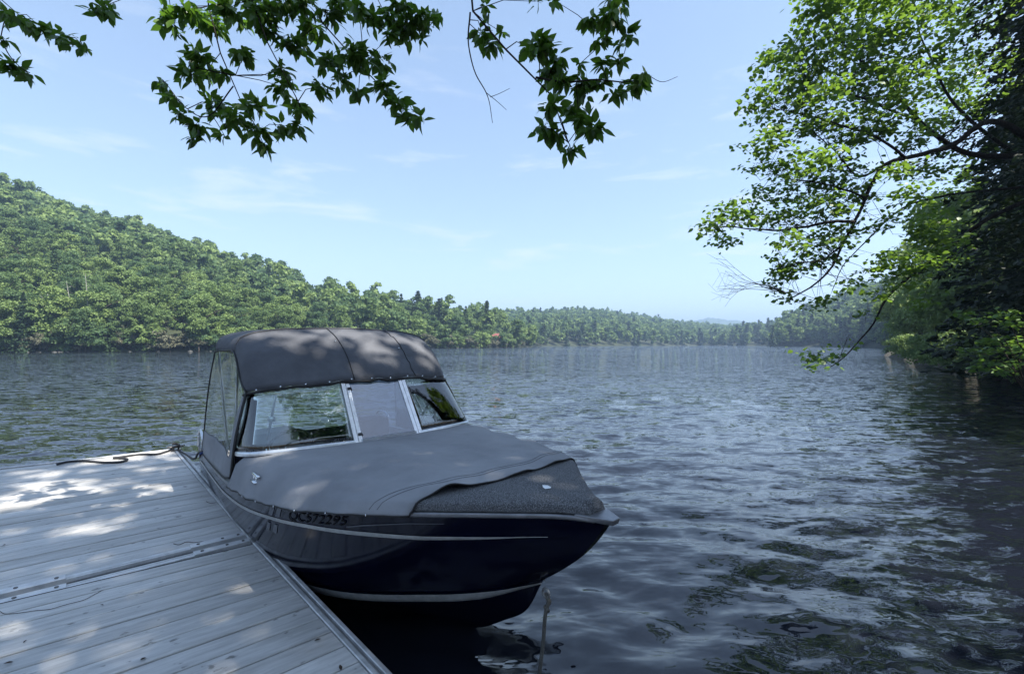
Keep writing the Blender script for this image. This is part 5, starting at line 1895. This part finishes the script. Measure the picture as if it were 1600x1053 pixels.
mb.tube([wc + Vector((0, -.17, 0)), wc + Vector((0, .17, 0))], .010, 6)
mb.tube([wc, wc + Vector((.12, 0, -.05))], .02, 8)
mb.obj('steering_wheel', M['black_plastic'], boat, True)
# cleat on the starboard gunwale at the corner of the cover, with its strap
for s, sgn, nm in ((-1.98, -1, 'gunwale_cleat'), (-1.98, 1, 'gunwale_cleat')):
    gw, gz = gun_at(s)
    cl_ = link(nm, None, boat)
    T = Matrix.Translation((s, sgn * (gw - .020), gz + .088))
    mb = MB(); mb.bevbox((-.05, -.022, 0), (.05, .022, .010), .003, T); mb.tube([T @ Vector((-.024, 0, .008)), T @ Vector((-.024, 0, .036))], .009, 8); mb.tube([T @ Vector((.024, 0, .008)), T @ Vector((.024, 0, .036))], .009, 8)
    mb.obj('base', M['chrome'], cl_, True)
    mb = MB(); mb.tube([T @ Vector((-.075, 0, .044)), T @ Vector((-.04, 0, .040)), T @ Vector((.04, 0, .040)), T @ Vector((.075, 0, .044))], [.007, .011, .011, .007], 8)
    mb.obj('horn', M['chrome'], cl_, True)
# stern grab rail
for sgn in (-1, 1):
    mb = MB()
    mb.tube(catmull(np.array([(-3.92, sgn * .95, .745), (-3.92, sgn * .955, .85), (-3.98, sgn * .955, .89), (-4.14, sgn * .945, .89), (-4.20, sgn * .945, .85), (-4.20, sgn * .945, .735)]), 24), .012, 8)
    mb.obj('stern_rail', M['frame'], boat, True)

# lines of the boat ---------------------------------------------------------------------------
bm4 = Matrix.Translation(Vector((0.451, 2.043, 0))) @ Matrix.Rotation(math.radians(-46.76), 4, 'Z')
e = bm4 @ Vector((-.40, 0, .425))
mb = MB()
P = np.array([(0, 0, .03), (.012, -.01, -.01), (.0, -.01, -.06), (-.012, .01, -.22), (-.03, .03, -.40), (-.05, .06, -.62)])
mb.tube(catmull(P, 30), .010, 7)
mb.tube(catmull(np.array([(.012, 0, .0), (.022, .01, -.025), (.008, .02, -.05), (-.006, -.01, -.04), (.012, -.014, -.055), (.004, .01, -.075)]), 30), .008, 7)
link('bow_line', mesh_np('bow_line', mb.v, mb.f, M['grey_rope'], True), None, label='grey rope tied to the bow eye and dropping into the water', category='rope').location = e
p0, n0 = on_dock(MF, 281, 707)
p1, _ = on_dock(MF, 300, 722)
p2 = bm4 @ Vector((-3.70, -.985, .775))
mb = MB()
mb.tube(catmull(np.array([p0 + n0 * .02, p0 * .6 + p1 * .4 + n0 * .03, p1 + n0 * .04, p1 * .4 + p2 * .6 + n0 * .03, p2]) - np.array(p0), 24), .010, 7)
link('stern_line', mesh_np('stern_line', mb.v, mb.f, M['black_rope'], True), None, label='dark mooring line from the far dock cleat to the boat stern', category='rope').location = p0
bs = bm4 @ Vector((-3.70, -.985, .755))
mb = MB()
mb.tube(catmull(np.array([(0, 0, 0.03), (.05, .045, .055), (.10, .08, .045), (.05, .05, .02), (-.02, -.02, .0)]), 20), .013, 7)
link('blue_tie', mesh_np('blue_tie', mb.v, mb.f, M['blue_strap'], True), None, label='blue strap knotted at the boat stern beside the dock', category='strap').location = bs
